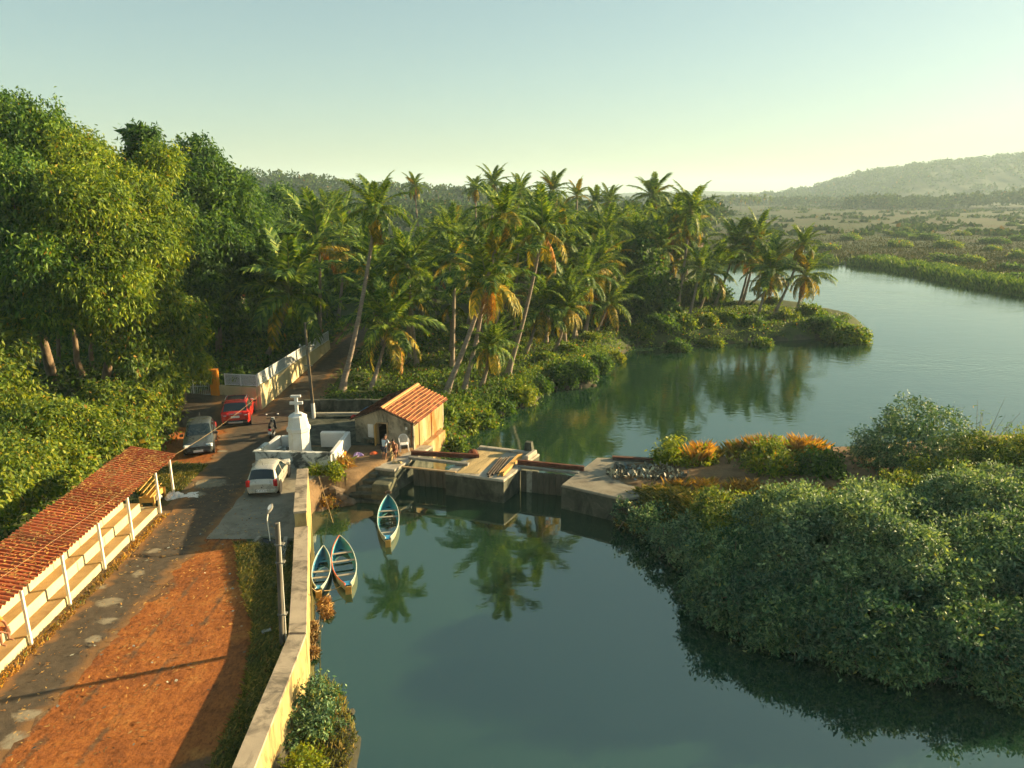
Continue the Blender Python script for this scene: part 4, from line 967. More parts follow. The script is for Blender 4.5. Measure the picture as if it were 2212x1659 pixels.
for k, (x, y, z, r) in enumerate([(-9.35, 35.0, -1.0, .62), (-9.0, 34.6, -1.35, .55), (-8.6, 34.5, -1.5, .5), (-9.7, 34.4, -1.45, .45), (-9.2, 35.6, -.55, .55), (-8.8, 35.5, -.75, .45), (-9.75, 33.8, -1.6, .4)]):
    tag(boulder((x, y, z), r, 50+k), 'dark rock at the waterline between river wall and steps', 'rock', 'rocks below the shrine')
for k in range(26):                                        # stones along the grove bank
    f = k/25; i0 = 10+f*8.0; i = int(i0); a, b = RIVER[i], RIVER[min(i+1, 18)]; x = a[0]+(b[0]-a[0])*(i0-i); y = a[1]+(b[1]-a[1])*(i0-i)
    tag(boulder((x+rr.uniform(-.5, .2), y+rr.uniform(-.2, .4), WATER+rr.uniform(-.02, .16)), rr.uniform(.16, .42), 90+k), 'brown stone along the waterline of the grove bank', 'stone', 'stones along the grove bank')
# ------------------------------------------------------------------ cars
class Loft:
    """car skin: stations along the length, each a half section mirrored; sample(x, s) walks over it"""
    def __init__(s, st): s.st = st                       # (x, zb, zbelt, ztop, w, wr)
    def sec(s, x):
        st = s.st; x = min(max(x, st[0][0]), st[-1][0])
        for a, b in zip(st[:-1], st[1:]):
            if a[0] <= x <= b[0]:
                k = (x-a[0])/max(1e-6, b[0]-a[0]); v = [a[i]+(b[i]-a[i])*k for i in range(6)]; break
        _, zb, zl, zt, w, wr = v
        half = [(w*.86, zb), (w*.975, zb+.10), (w, zb+(zl-zb)*.55), (w*.985, zl), (wr, zt-.055), (wr*.84, zt-.006), (wr*.45, zt+.012), (0, zt+.016)]
        return half
    def pt(s, x, q):                                      # q in 0..14, 7 is the centre line
        h = s.sec(x); m = 14-q if q > 7 else q; i = min(int(m), 6); k = m-i
        y = h[i][0]+(h[i+1][0]-h[i][0])*k; z = h[i][1]+(h[i+1][1]-h[i][1])*k
        return Vector((x, -y if q > 7 else y, z))
    def patch(s, x0, x1, q0, q1, off=.008, nx=4, nq=6, x0b=None, x1b=None):
        m = MB()
        def fn(u, v):
            q = q0+(q1-q0)*v; a = x0+((x0b if x0b is not None else x0)-x0)*v; b = x1+((x1b if x1b is not None else x1)-x1)*v
            x = a+(b-a)*u; e = .01; p = s.pt(x, q); dx = s.pt(x+e, q)-s.pt(x-e, q); dq = s.pt(x, min(14, q+e))-s.pt(x, max(0, q-e))
            n = dx.cross(dq); n = n.normalized() if n.length > 1e-9 else Vector((0, 0, 1))
            c = Vector((x, 0, .8)); n = n if n.dot(p-c) > 0 else -n
            return p+n*off
        m.grid(fn, nx, nq); return m
def car(name, label, paint_, L_, W2, H, loc, rz, kind, plate_txt=None, roof=None):
    t = thing(name, label, 'car', loc, rz); hw = W2/2; zb = .20 if kind != 'suv' else .26; bl = H*.60
    if kind == 'suv':
        st = [(0, zb+.14, .80, .83, hw*.90, hw*.80), (.05, zb+.04, .98, 1.0, hw*.96, hw*.86), (.16, zb, bl+.02, bl+.06, hw*.985, hw*.86), (.40, zb, bl+.03, H-.08, hw, hw*.74), (.75, zb, bl+.03, H-.01, hw, hw*.76),
              (1.9, zb, bl, H, hw, hw*.77), (L_-1.75, zb, bl-.01, H-.05, hw, hw*.75), (L_-1.15, zb, bl-.03, bl+.08, hw*.99, hw*.86), (L_-.30, zb, bl-.12, bl-.05, hw*.97, hw*.84), (L_-.06, zb+.05, .74, .80, hw*.90, hw*.78), (L_, zb+.12, .62, .66, hw*.82, hw*.72)]
    else:
        st = [(0, zb+.12, .66, .70, hw*.88, hw*.80), (.05, zb+.04, .84, .88, hw*.955, hw*.86), (.12, zb, bl, bl+.05, hw*.98, hw*.85), (.42, zb, bl+.02, H-.09, hw, hw*.73), (.70, zb, bl+.02, H-.02, hw, hw*.75),
              (1.5, zb, bl, H, hw, hw*.76), (L_-1.72, zb, bl-.02, H-.06, hw, hw*.74), (L_-.98, zb, bl-.05, bl+.05, hw*.99, hw*.86), (L_-.28, zb, bl-.16, bl-.10, hw*.96, hw*.83), (L_-.06, zb+.05, .62, .66, hw*.90, hw*.78), (L_, zb+.12, .52, .56, hw*.80, hw*.70)]
    for i in range(len(st)): st[i] = (st[i][0]-L_/2,)+st[i][1:]
    lf = Loft(st); x0, x1 = -L_/2, L_/2; m = MB()
    xs = sorted(set([q[0] for q in st]+[x0+L_*k/26 for k in range(27)]))
    m.grid(lambda u, v: lf.pt(xs[round(u*(len(xs)-1))], v*14), len(xs)-1, 28)
    for e, x in ((0, xs[0]), (1, xs[-1])):
        V = [lf.pt(x, k*.5) for k in range(29)]; m.add(V, [tuple(range(29))])
    body = m.build('body', paint_, t, False)
    if roof:
        lf.patch(x0+.62, x1-1.80, 4.1, 9.9, .006, 6, 10).build('roof', roof, t, False)
    rear_x, fr = x0+.15, x1
    a0, a1 = (x0+.17, x0+.39) if kind == 'suv' else (x0+.135, x0+.405)
    lf.patch(a0, a1, 4.25, 9.75, .010, 4, 12).build('rear_window', M['glass'], t, False)
    b0, b1 = (x1-1.73, x1-1.19) if kind == 'suv' else (x1-1.69, x1-1.02)
    lf.patch(b0, b1, 4.22, 9.78, .010, 4, 12).build('windscreen', M['glass'], t, False)
    mid = (x0+.50+x1-1.40)/2
    for q0, q1 in ((3.10, 3.86), (10.90, 10.14)):
        lf.patch(x0+.34, mid-.04, q0, q1, .009, 3, 3, x0b=x0+.55, x1b=mid-.04).build('side_window', M['glass'], t, False)
        lf.patch(mid+.04, x1-1.12, q0, q1, .009, 3, 3, x0b=mid+.04, x1b=x1-1.62).build('side_window', M['glass'], t, False)
        lf.patch(x0+.30, x1-.9, (q0+q1)/2-(1.62 if q0 < 7 else -1.62), (q0+q1)/2-(1.56 if q0 < 7 else -1.56), .007, 8, 1).build('side_moulding', M['black'], t, False)
    for sy in (1, -1):
        for x in (x0+.62, x1-.68):
            w = bpy.data.objects.new('wheel', None); COL.objects.link(w); w.parent = t; w.location = (x, sy*(hw-.10), .30)
            MB().lathe([(.18, -.09), (.27, -.095), (.30, -.07), (.30, .07), (.27, .095), (.18, .09)], n=20, axis='y').build('tyre', M['rubber'], w, False)
            MB().lathe([(.02, -.075), (.17, -.097), (.19, -.085), (.19, .085), (.17, .097), (.02, .075)], n=12, axis='y', smooth=False).build('rim', M['rim'], w, False)
            MB().lathe([(.36, -.015), (.36, .01)], (x, sy*(hw-.008), .32), 20, axis='y').build('wheel_arch', M['black'], t, False)
        # lamps
        if kind == 'suv':
            MB().box((x0+.07, sy*hw*.74, .93), (.14, .40, .13), sy*-.18, bev=.03).build('tail_lamp', M['lens_r'], t, False)
            MB().box((x0+.03, sy*hw*.70, .80), (.08, .16, .05), bev=.015).build('reversing_lamp', M['lens_w'], t, False)
        else: MB().box((x0+.07, sy*hw*.865, .74), (.15, .20, .36), sy*-.25, bev=.05).build('tail_lamp', M['lens_r'], t, False)
        MB().box((x1-.17, sy*hw*.70, .64 if kind != 'suv' else .78), (.26, .36, .16), sy*-.35, bev=.05).build('headlamp', M['lens_w'], t, False)
        mr = MB().box((x1-1.28, sy*(hw+.10), bl+.05), (.10, .20, .14), bev=.03); mr.build('wing_mirror', M['black'] if kind != 'silver' else paint_, t, False)
        MB().box((mid+.28, sy*(hw+.004), bl-.12), (.16, .02, .03)).build('door_handle', M['chrome'] if kind == 'suv' else M['black'], t, False)
    MB().box((0, 0, .24), (L_-.5, W2-.22, .16)).build('underbody', M['black'], t, False)
    MB().box((x0+.02, 0, zb+.16), (.10, W2*.80, .16), bev=.03).build('rear_bumper', M['black'] if kind == 'suv' else paint_, t, False)
    MB().box((x1-.03, 0, zb+.14), (.10, W2*.74, .14), bev=.03).build('front_bumper', M['black'] if kind != 'silver' else paint_, t, False)
    MB().box((x1-.035, 0, .58), (.07, W2*.44, .09), bev=.02).build('grille', M['black'], t, False)
    pz = .72 if kind == 'suv' else .40
    rp_ = MB().box((x0-.036, 0, pz), (.012, .50, .13)).build('number_plate', M['plate'], t, False)
    fp_ = MB().box((x1+.026, 0, .38), (.012, .50, .12)).build('number_plate', M['plate'], t, False)
    if plate_txt:
        cu = bpy.data.curves.new('plate_text', 'FONT'); cu.body = plate_txt; cu.size = .105; cu.align_x = 'CENTER'; cu.align_y = 'CENTER'; cu.materials.append(M['ink'])
        tmp = bpy.data.objects.new('plate_text', cu); COL.objects.link(tmp); bpy.context.view_layer.update(); tme = bpy.data.meshes.new_from_object(tmp.evaluated_get(bpy.context.evaluated_depsgraph_get())); bpy.data.objects.remove(tmp); o = bpy.data.objects.new('plate_text', tme); COL.objects.link(o); o.parent = rp_; o.location = (x0-.0445, 0, pz); o.rotation_euler = (math.pi/2, 0, -math.pi/2)
    if kind == 'suv':
        MB().box((x0-.03, 0, .90), (.03, .72, .045), bev=.01).build('chrome_strip', M['chrome'], t, False)
        MB().box((x0-.04, 0, .36), (.04, .85, .10), bev=.02).build('skid_plate', M['rim'], t, False)
        for sy in (1, -1): MB().tube([(x0+.75, sy*hw*.70, H+.03), (x0+1.4, sy*hw*.71, H+.055), (x1-1.8, sy*hw*.69, H-.01)], .02, 6).build('roof_rail', M['rim'], t, False)
    MB().tube([(x0+.62, .0, H+.0), (x0+.50, .0, H+.22)], .008, 5).build('aerial', M['black'], t, False)
    MB().box((x0-.012, 0, .56 if kind != 'suv' else 1.0), (.02, .07, .06), bev=.015).build('badge', M['chrome'] if kind != 'silver' else M['black'], t, False)
    # seats glimpsed through the glass are dark; bonnet and hatch shut lines
    lf.patch(x1-1.0, x1-.99, 4.3, 9.7, .006, 1, 10).build('bonnet_line', M['black'], t, False)
    return t
def head(v): return math.atan2(v[1], v[0])
h = Vector((-.25, .968, 0)).normalized(); r0 = Vector((-17.15, 42.45, 0))
car('parked_car', 'red compact suv with dark roof and chrome strip parked nose to the yellow wall', M['paint_red'], 3.75, 1.72, 1.60, r0+h*1.875, head(h), 'suv', None, M['black'])
h = Vector((.33, -.944, 0)).normalized(); r0 = Vector((-17.30, 37.30, .0))
car('parked_car', 'dark grey hatchback facing the camera beside the driveway', M['paint_grey'], 3.6, 1.60, 1.50, r0-h*1.8, head(h), 'hatch')
h = Vector((-.10, .995, 0)).normalized(); r0 = Vector((-11.92, 31.75, .03))
car('parked_car', 'champagne hatchback seen from behind, parked below the shrine wall', M['paint_silver'], 3.45, 1.46, 1.42, r0+h*1.72, head(h), 'silver', 'GA 07 C 3694')

# ------------------------------------------------------------------ scooter
p = at(584, 946); t = thing('scooter', 'black scooter with two round mirrors parked beside the shrine', 'scooter', (p.x, p.y+.45, 0), 1.75)
def wheel2(x, r):
    w = bpy.data.objects.new('wheel', None); COL.objects.link(w); w.parent = t; w.location = (x, 0, r)
    MB().lathe([(r-.09, -.05), (r-.02, -.05), (r, -.02), (r, .02), (r-.02, .05), (r-.09, .05)], n=18, axis='y').build('tyre', M['rubber'], w, False)
    MB().lathe([(.03, -.04), (r-.09, -.03), (r-.09, .03), (.03, .04)], n=10, axis='y').build('rim', M['rim'], w, False)
wheel2(-.62, .23); wheel2(.62, .23)
MB().tube([(-.95, 0, .66), (-.6, 0, .62), (-.25, 0, .52), (-.05, 0, .36)], [.05, .17, .18, .10], 10).build('tail_body', M['black'], t, False)
MB().tube([(-.85, 0, .80), (-.5, 0, .80), (-.1, 0, .76), (.05, 0, .72)], [.08, .14, .14, .08], 10).build('saddle', M['rubber'], t, False)
MB().box((.15, 0, .30), (.50, .30, .05), bev=.02).build('footboard', M['black'], t, False)
m = MB(); m.grid(lambda u, v: (.36+.10*u+.05*math.sin(v*math.pi), (v-.5)*.42*(1-.35*u), .30+.58*u), 5, 6); so = m.build('leg_shield', M['black'], t, False); so.modifiers.new('thick', 'SOLIDIFY').thickness = .03
MB().tube([(.62, 0, .23), (.50, 0, .62), (.42, 0, .95)], .03, 8).build('fork', M['rim'], t, False)
MB().box((.64, 0, .47), (.30, .13, .05), bev=.02).build('front_mudguard', M['black'], t, False)
MB().tube([(.30, .33, 1.00), (.40, .12, .97), (.40, -.12, .97), (.30, -.33, 1.00)], .022, 8).build('handlebar', M['black'], t, False)
MB().box((.47, 0, .93), (.12, .22, .16), bev=.04).build('headlamp', M['lens_w'], t, False)
for s_ in (1, -1):
    MB().tube([(.40, s_*.20, .98), (.40, s_*.33, 1.20)], .009, 5).build('mirror_stalk', M['black'], t, False)
    MB().lathe([(.02, -.01), (.065, 0), (.065, .012), (.02, .02)], (.40, s_*.33, 1.22), 12).build('mirror', M['plastic'], t, False)
MB().box((-.96, 0, .66), (.06, .16, .10), bev=.02).build('tail_lamp', M['lens_r'], t, False)
MB().box((-.93, 0, .46), (.02, .20, .13)).build('number_plate', M['plate'], t, False)
MB().tube([(-.15, -.15, .25), (-.75, -.16, .27)], [.04, .06], 8).build('exhaust', M['rim'], t, False)

# ------------------------------------------------------------------ boats
def boat(label, bow, stern, beam, inner, deck, gun, th_t, ribs, extras=()):
    d = bow-stern; L_ = d.length; rz = math.atan2(d.y, d.x); c = (bow+stern)/2
    t = thing('canoe', label, 'boat', (c.x, c.y, WATER), rz, 'blue canoes moored below the sluice')
    B = beam/2
    def hb(s):
        q = abs(2*s-1); b = B*max(0, 1-q**2.3)**.85
        return max(b, .02+(.13*max(0, 1-s*12) if s < .09 else 0))
    sh = lambda s: .30+.10*(1-s)**4+.34*max(0, s-.45)**2.2*2.2
    bt = lambda s: -.16+.28*abs(2*s-1)**5
    prof = [(0, 0), (.55, .06), (.86, .32), (.97, .68), (1.0, 1.0)]
    def skin(off):
        m = MB()
        def fn(u, v):
            s = u; b = max(.004, hb(s)-off); z0 = bt(s)+off*1.3; z1 = sh(s); q = abs(2*v-1)*4; i = min(3, int(q)); k = q-i
            y = prof[i][0]+(prof[i+1][0]-prof[i][0])*k; z = prof[i][1]+(prof[i+1][1]-prof[i][1])*k
            return ((s-.5)*(L_-off*2), (1 if v > .5 else -1)*b*y, z0+(z1-z0)*z)
        m.grid(fn, 28, 16); return m
    skin(0).build('hull', M['hull_out'], t, False); skin(.03).build('lining', inner, t, False)
    for sy, gm in ((1, gun[0]), (-1, gun[1])):
        MB().tube([((s-.5)*L_, sy*(hb(s)-.012), sh(s)+.008) for s in [k/26 for k in range(27)]], .021, 6).build('gunwale', gm, t, False)
    for s in th_t:
        MB().box(((s-.5)*L_, 0, sh(s)-.06), (.13, 2*hb(s)-.05, .035), bev=.006).build('thwart', M['thwart'], t, False)
    for s in ribs:
        pts = []
        for k in range(-8, 9):
            q = abs(k)/2; i = min(3, int(q)); f = q-i; y = prof[i][0]+(prof[i+1][0]-prof[i][0])*f; z = prof[i][1]+(prof[i+1][1]-prof[i][1])*f
            b = hb(s)-.045; z0 = bt(s)+.055; pts.append(((s-.5)*L_, (1 if k > 0 else -1)*b*y, z0+(sh(s)-.04-z0)*z))
        MB().tube(pts, .022, 5).build('rib', deck, t, False)
    m = MB(); m.grid(lambda u, v: ((.0+.085*u-.497)*L_, (2*v-1)*(hb(.0+.085*u)-.01), sh(.085*u)+.004), 5, 4); o = m.build('stern_deck', M['brightblue'], t, False)
    m = MB(); m.grid(lambda u, v: ((.80+.045*u-.5)*L_, (2*v-1)*(hb(.80+.045*u)-.05), bt(.8)+.20), 3, 4); m.build('bow_board', deck, t, False)
    m = MB(); m.tube([((.10-.5)*L_, 0, bt(.1)+.06), (0, 0, bt(.5)+.055), ((.85-.5)*L_, 0, bt(.85)+.07)], .025, 5); m.build('keelson', M['gun_w'], t, False)
    MB().box((-.505*L_, 0, .12), (.05, .24, .46), bev=.01).build('sternpost', M['bamboo'], t, False)
    return t, L_
gzv = lambda x, y, z: gz(x, y, z)
b1, L1 = boat('teal canoe afloat by itself in front of the landing pier', gzv(838, 1060, -.75), gzv(838, 1166, -1.1), 1.05, M['teal_in'], M['teal_in'], (M['gun_w'], M['gun_w']), (.18, .55, .68), (.28, .36, .45, .50, .62))
MB().tube([(L1/2-.10, -.16, .62), (L1/2+.02, 0, .66), (L1/2-.10, .16, .62)], .07, 8).build('bow_fender', M['darkwood'], b1, False)
b2, L2 = boat('weathered blue canoe moored right against the river wall', gzv(698, 1172, -.8), gzv(688, 1274, -1.1), .78, M['blue_in'], M['blue_in'], (M['gun_w'], M['gun_w']), (.32, .47), (.22, .40, .55, .62, .70))
b3, L3 = boat('blue canoe with orange red left rim, between wall boat and open water', gzv(733, 1148, -.75), gzv(752, 1266, -1.1), 1.02, M['teal_in'], M['blue_in'], (M['gun_o'], M['gun_w']), (.25, .54, .70), (.34, .42, .62, .47))
def rope(name, pts, r, label, cat='rope', mat=None, sag=0.0, n=16):
    P = [Vector(p) for p in pts]; out = []
    for a, b in zip(P[:-1], P[1:]):
        for k in range(n): s = k/n; q = a+(b-a)*s; q.z -= sag*4*s*(1-s); out.append(q)
    out.append(P[-1]); m = MB().tube(out, r, 6); return tag(m.build(name, mat or M['rope']), label, cat)
rope('mooring_rope', [(-7.15, 22.9, .52), gz(692, 1275, -1.1)], .014, 'mooring rope from the river wall to the wall boat', sag=.10)
rope('mooring_rope', [gz(700, 1276, -1.08), gz(742, 1262, -1.12)], .014, 'short slack rope between the two side by side canoes', sag=.08)
rope('mooring_rope', [gz(683, 1340, -.3), gz(690, 1365, -1.40), gz(697, 1350, -1.42)], .012, 'loose rope end hanging from the wall into the water', sag=.06)
rope('wall_rope', [gz(612, 1385, .1), gz(640, 1355, .515)], .010, 'thin orange rope tied from the pole over the wall top')
def weedclump(label, c, r, seed):
    rr = np.random.default_rng(seed); P = rr.normal(size=(900, 3))*np.array([r*.33, r*.5, r*.22])+np.array(c); N = unit(P-np.array(c)+np.array([0, 0, .02]))
    V = leaf_quads(P, N, .16, .035, rr, .3, .6); me = npmesh('coir_bundle', V, np.arange(len(V)).reshape(-1, 4), M['litter'])
    return tag(link('coir_bundle', me), label, 'coir bundle')
p = gz(702, 1302, WATER+.12); weedclump('brown coir bundle floating just behind the canoe sterns', p, .27, 3)
p = gz(708, 1324, WATER+.08); weedclump('frayed coir bundle with loose ends, farther from the canoes', p, .22, 4)
for k, (x, y, r, lb) in enumerate([(676, 1352, .22, 'uppermost brown coir bundle hanging against the wall foot'), (674, 1378, .20, 'second brown coir bundle down the wall foot'), (676, 1408, .28, 'largest coir bundle at the wall foot near the corner')]): weedclump(lb, gz(x, y, WATER+.15), r*.7, 8+k)
rope('mooring_rope', [gz(694, 1310, -1.35), gz(676, 1420, -1.42)], .010, 'line floating from the coir bundles towards the shrub')
rope('hanging_rope', [(-9.7, 33.6, .4), gz(706, 1085, -1.0), gz(720, 1130, -1.42)], .012, 'thin rope hanging beside the rocks below the shrine')

# ------------------------------------------------------------------ poles, lamp, wires
def upole(label, base, top, r0, r1, extra=None):
    t = thing('utility_pole', label, 'pole', base); base = Vector(base); top = Vector(top)
    MB().tube([base, base+(top-base)*.5, top], [r0, (r0+r1)/2, r1], 12).build('shaft', M['greypole'], t); return t
pb = Vector((-12.82, 44.3, 0)); pt = Vector((-12.95, 44.3, 6.3))
t = upole('slim weathered utility pole with cross arm and white base behind the monument', pb, pt, .11, .075)
MB().tube([pb+Vector((.0, -.0, .05)), pb+Vector((0, 0, 1.05))], .125, 12).build('white_band', M['whitewash'], t)
MB().box((-12.92, 44.25, 4.78), (1.0, .07, .07), .05).build('cross_arm', M['greysteel'], t)
MB().box((-12.90, 44.22, 3.55), (.5, .05, .05), .05).build('cross_arm', M['greysteel'], t)
for dx in (-.42, .42): MB().lathe([(.03, 0), (.05, .04), (.04, .10), (.015, .13)], (-12.92+dx, 44.25, 4.82), 8).build('insulator', M['plastic'], t)
MB().tube([pb+Vector((.11, -.06, 0)), pt+Vector((.09, -.06, -.4))], .014, 5).build('conduit', M['palewood'], t)
nb = gz(610, 1398, -.05)
t = upole('thick dark utility pole in the grass beside the river wall', nb, aty(599, 1130, nb.y+.1), .085, .075)
MB().tube([nb+Vector((.16, -.06, 0)), aty(603, 1128, nb.y)], .016, 6).build('conduit', M['post'], t)
ptop = aty(599, 1130, nb.y+.1)
for z in (1.2, 3.0, 3.6): MB().box(nb+(ptop-nb)*(z/ptop.z)+Vector((.05, 0, 0)), (.28, .19, .03)).build('clamp', M['greysteel'], t)
lb = gz(584, 1172, -.05); lt = aty(577, 1122, lb.y)-lb-Vector((0, 0, 1.55))
t = thing('street_lamp', 'thin street lamp with oval grey head beside the dark utility pole', 'street lamp', lb)
MB().tube([lb, lb+lt+Vector((0, 0, 1.55))], .024, 8).build('post', M['post'], t); lb = lb+lt-Vector((-.02, .05, 0))
MB().tube([lb+Vector((-.02, .05, 1.55)), lb+Vector((-.03, .22, 1.70))], .024, 8).build('arm', M['post'], t)
m = MB(); m.grid(lambda u, v: lb+Vector((-.03+.13*math.sin(math.pi*u)**.7*math.cos(2*math.pi*v), .18+.62*u, 1.74+.05*math.sin(2*math.pi*v)*math.sin(math.pi*u)**.6+.20*u)), 12, 12); m.build('lamp_head', M['greysteel'], t)
m = MB(); m.grid(lambda u, v: lb+Vector((-.03+.07*(2*v-1)*math.sin(math.pi*(.1+.8*u)), .32+.32*u, 1.745+.065+.20*(.23+.52*u))), 6, 4); m.build('solar_panel', M['lens_w'], t)
wp0 = aty(374, 1012, 31.9); rope('service_wire', [(-12.93, 44.2, 4.75), (-16.25, 31.95, 2.02)], .008, 'pale overhead wire from the utility pole to the shelter end', 'wire', M['rope'], .55, 30)
rope('service_wire', [(-16.2, 31.9, 2.05), (-16.2, 13, 2.75)], .006, 'thin wire running above the shelter roof', 'wire', M['rope'], .10, 20)
rope('service_wire', [(-12.95, 44.3, 6.2), (-14.2, 95, 8.2)], .012, 'thin wire running up the village road from the pole', 'wire', M['black'], .9, 26)
# concrete poles lying in the grass strip
def lying(label, a, b, w, h, mat, slots=0):
    a = Vector(a); b = Vector(b); d = b-a; rz = math.atan2(d.y, d.x); t = thing('concrete_post', label, 'post', (a+b)/2)
    MB().box((a+b)/2+Vector((0, 0, h/2)), (d.length, w, h), rz, bev=.012).build('shaft', mat, t)
    for k in range(slots):
        c = a+d*(k+1)/(slots+1); MB().box((c.x, c.y, c.z+h+.002), (.10, w*.35, .006), rz).build('slot', M['black'], t)
lying('slotted concrete post lying in the grass beside the river wall', gz(605, 1250, -.02), gz(618, 1165, -.02), .17, .14, M['conc'], 6)
lying('short concrete lump lying in the grass near the pole foot', gz(566, 1372, -.02), gz(586, 1366, -.02), .18, .14, M['conc'])

# ------------------------------------------------------------------ people
def skinobj(name, J, E_, R, mat, parent, root, sub=2):
    keys = list(J); me = bpy.data.meshes.new(name); me.from_pydata([tuple(J[k]) for k in keys], [(keys.index(a), keys.index(b)) for a, b in E_], [])
    o = link(name, me, parent); o.modifiers.new('skin', 'SKIN'); sv = me.skin_vertices[0].data
    for i, k in enumerate(keys):
        r = R[k]; sv[i].radius = r if isinstance(r, tuple) else (r, r); sv[i].use_root = (k == root)
    s = o.modifiers.new('sub', 'SUBSURF'); s.levels = sub; s.render_levels = sub; me.materials.append(mat)
    for mo in o.modifiers:
        if mo.type == 'SKIN': mo.use_smooth_shade = True
    return o
def person(label, loc, rz, sc, J, top=None, bottom=None, long=False):
    t = thing('person', label, 'person', loc, rz)
    J = {k: Vector(v)*sc for k, v in J.items()}
    E_ = [('pelvis', 'spine'), ('spine', 'chest'), ('chest', 'neck'), ('neck', 'jaw'), ('jaw', 'skull'), ('skull', 'crown'), ('jaw', 'nose')]
    R = dict(pelvis=(.15, .11), spine=(.135, .10), chest=(.155, .105), neck=.055, jaw=(.068, .075), skull=(.078, .09), crown=.05, nose=.018)
    for s in 'LR':
        E_ += [('chest', 'sh'+s), ('sh'+s, 'el'+s), ('el'+s, 'wr'+s), ('wr'+s, 'palm'+s), ('pelvis', 'hip'+s), ('hip'+s, 'kn'+s), ('kn'+s, 'an'+s), ('an'+s, 'toe'+s)]
        R.update({'sh'+s: .062, 'el'+s: .043, 'wr'+s: .030, 'palm'+s: (.040, .018), 'hip'+s: .088, 'kn'+s: .058, 'an'+s: .038, 'toe'+s: (.036, .022)})
        w = J['wr'+s]; d = (w-J['el'+s]).normalized(); J['palm'+s] = w+d*.075*sc
        a = d.cross(Vector((0, 0, 1))); a = a.normalized() if a.length > .1 else Vector((0, 1, 0)); b = d.cross(a)
        for k, (o_, ln) in enumerate(((-.030, .055), (-.011, .068), (.010, .064), (.029, .050))):
            f1 = J['palm'+s]+(a*o_+d*(.035+ln*.5)-b*.004)*sc; f2 = f1+(d*ln*.35-b*ln*.45)*sc
            J[f'f{k}a'+s] = f1; J[f'f{k}b'+s] = f2; E_ += [('palm'+s, f'f{k}a'+s), (f'f{k}a'+s, f'f{k}b'+s)]; R[f'f{k}a'+s] = .009; R[f'f{k}b'+s] = .007
        th1 = w+(d*.030+a*.045)*sc; th2 = th1+(d*.030+a*.018-b*.01)*sc; J['t1'+s] = th1; J['t2'+s] = th2; E_ += [('wr'+s, 't1'+s), ('t1'+s, 't2'+s)]; R['t1'+s] = .011; R['t2'+s] = .008
    J['jaw'] = J['neck']+(J['skull']-J['neck'])*.45; J['crown'] = J['skull']+(J['skull']-J['neck'])*.45
    fw = J.get('face', Vector((1, 0, 0))); fw = fw.normalized(); J.pop('face', None)
    J['nose'] = J['jaw']+(J['skull']-J['jaw'])*.35+fw*.105*sc
    Rs = {k: (tuple(q*sc for q in r) if isinstance(r, tuple) else r*sc) for k, r in R.items()}
    skinobj('body', J, E_, Rs, M['skin'], t, 'pelvis')
    def garment(name, ks, es, mat, gr):
        jj = {k: J[k] for k in ks}; rr = {k: (tuple(q+gr*sc for q in Rs[k]) if isinstance(Rs[k], tuple) else Rs[k]+gr*sc) for k in ks}
        return skinobj(name, jj, es, rr, mat, t, ks[0], 1)
    if top:
        for s in 'LR': J['sl'+s] = J['sh'+s]+(J['el'+s]-J['sh'+s])*.75; Rs['sl'+s] = .055*sc
        garment('shirt', ['pelvis', 'spine', 'chest', 'shL', 'slL', 'shR', 'slR'], [('pelvis', 'spine'), ('spine', 'chest'), ('chest', 'shL'), ('shL', 'slL'), ('chest', 'shR'), ('shR', 'slR')], top, .022)
    if bottom:
        for s in 'LR': J['kh'+s] = J['hip'+s]+(J['kn'+s]-J['hip'+s])*(.92 if not long else 1.0); Rs['kh'+s] = .07*sc
        garment('shorts', ['pelvis', 'hipL', 'khL', 'hipR', 'khR'], [('pelvis', 'hipL'), ('hipL', 'khL'), ('pelvis', 'hipR'), ('hipR', 'khR')], bottom, .02)
    hc = J['skull']-fw*.018*sc; m = MB()
    m.grid(lambda u, v: hc+Vector((.098*math.cos(2*math.pi*u)*math.sin(v*1.75), .088*math.sin(2*math.pi*u)*math.sin(v*1.75), .045+.085*math.cos(v*1.75)))*sc, 14, 7); m.build('hair', M['hair'], t, False)
    side = Vector((-fw.y, fw.x, 0))
    for s in (1, -1): MB().lathe([(.002, -.006), (.008, 0), (.002, .006)], J['jaw']+(J['skull']-J['jaw'])*.75+(fw*.082+side*.03*s)*sc, 6).build('eye', M['hair'], t, False)
    MB().box(J['jaw']+(fw*.074-Vector((0, 0, .012)))*sc, (.01*sc, .04*sc, .008*sc), math.atan2(fw.y, fw.x)).build('mouth', M['lungi'], t, False)
    return t
stand = dict(pelvis=(0, 0, .90), spine=(.03, 0, 1.05), chest=(.08, 0, 1.25), neck=(.12, 0, 1.42), skull=(.18, 0, 1.57), face=(1, 0, -.3),
             shL=(.09, .17, 1.33), elL=(.22, .24, 1.10), wrL=(.42, .16, 1.02), shR=(.09, -.17, 1.33), elR=(.25, -.22, 1.12), wrR=(.46, -.10, 1.10),
             hipL=(0, .10, .86), knL=(.06, .12, .48), anL=(-.02, .12, .07), toeL=(.13, .13, .03), hipR=(0, -.10, .86), knR=(.0, -.12, .48), anR=(-.12, -.12, .07), toeR=(.03, -.13, .03))
pz_ = gz(831, 996, TOP)
person('barefoot person in light blue shirt and dark shorts standing on the landing pier', pz_, math.radians(62), .90, stand, M['shirt'], M['shorts'])
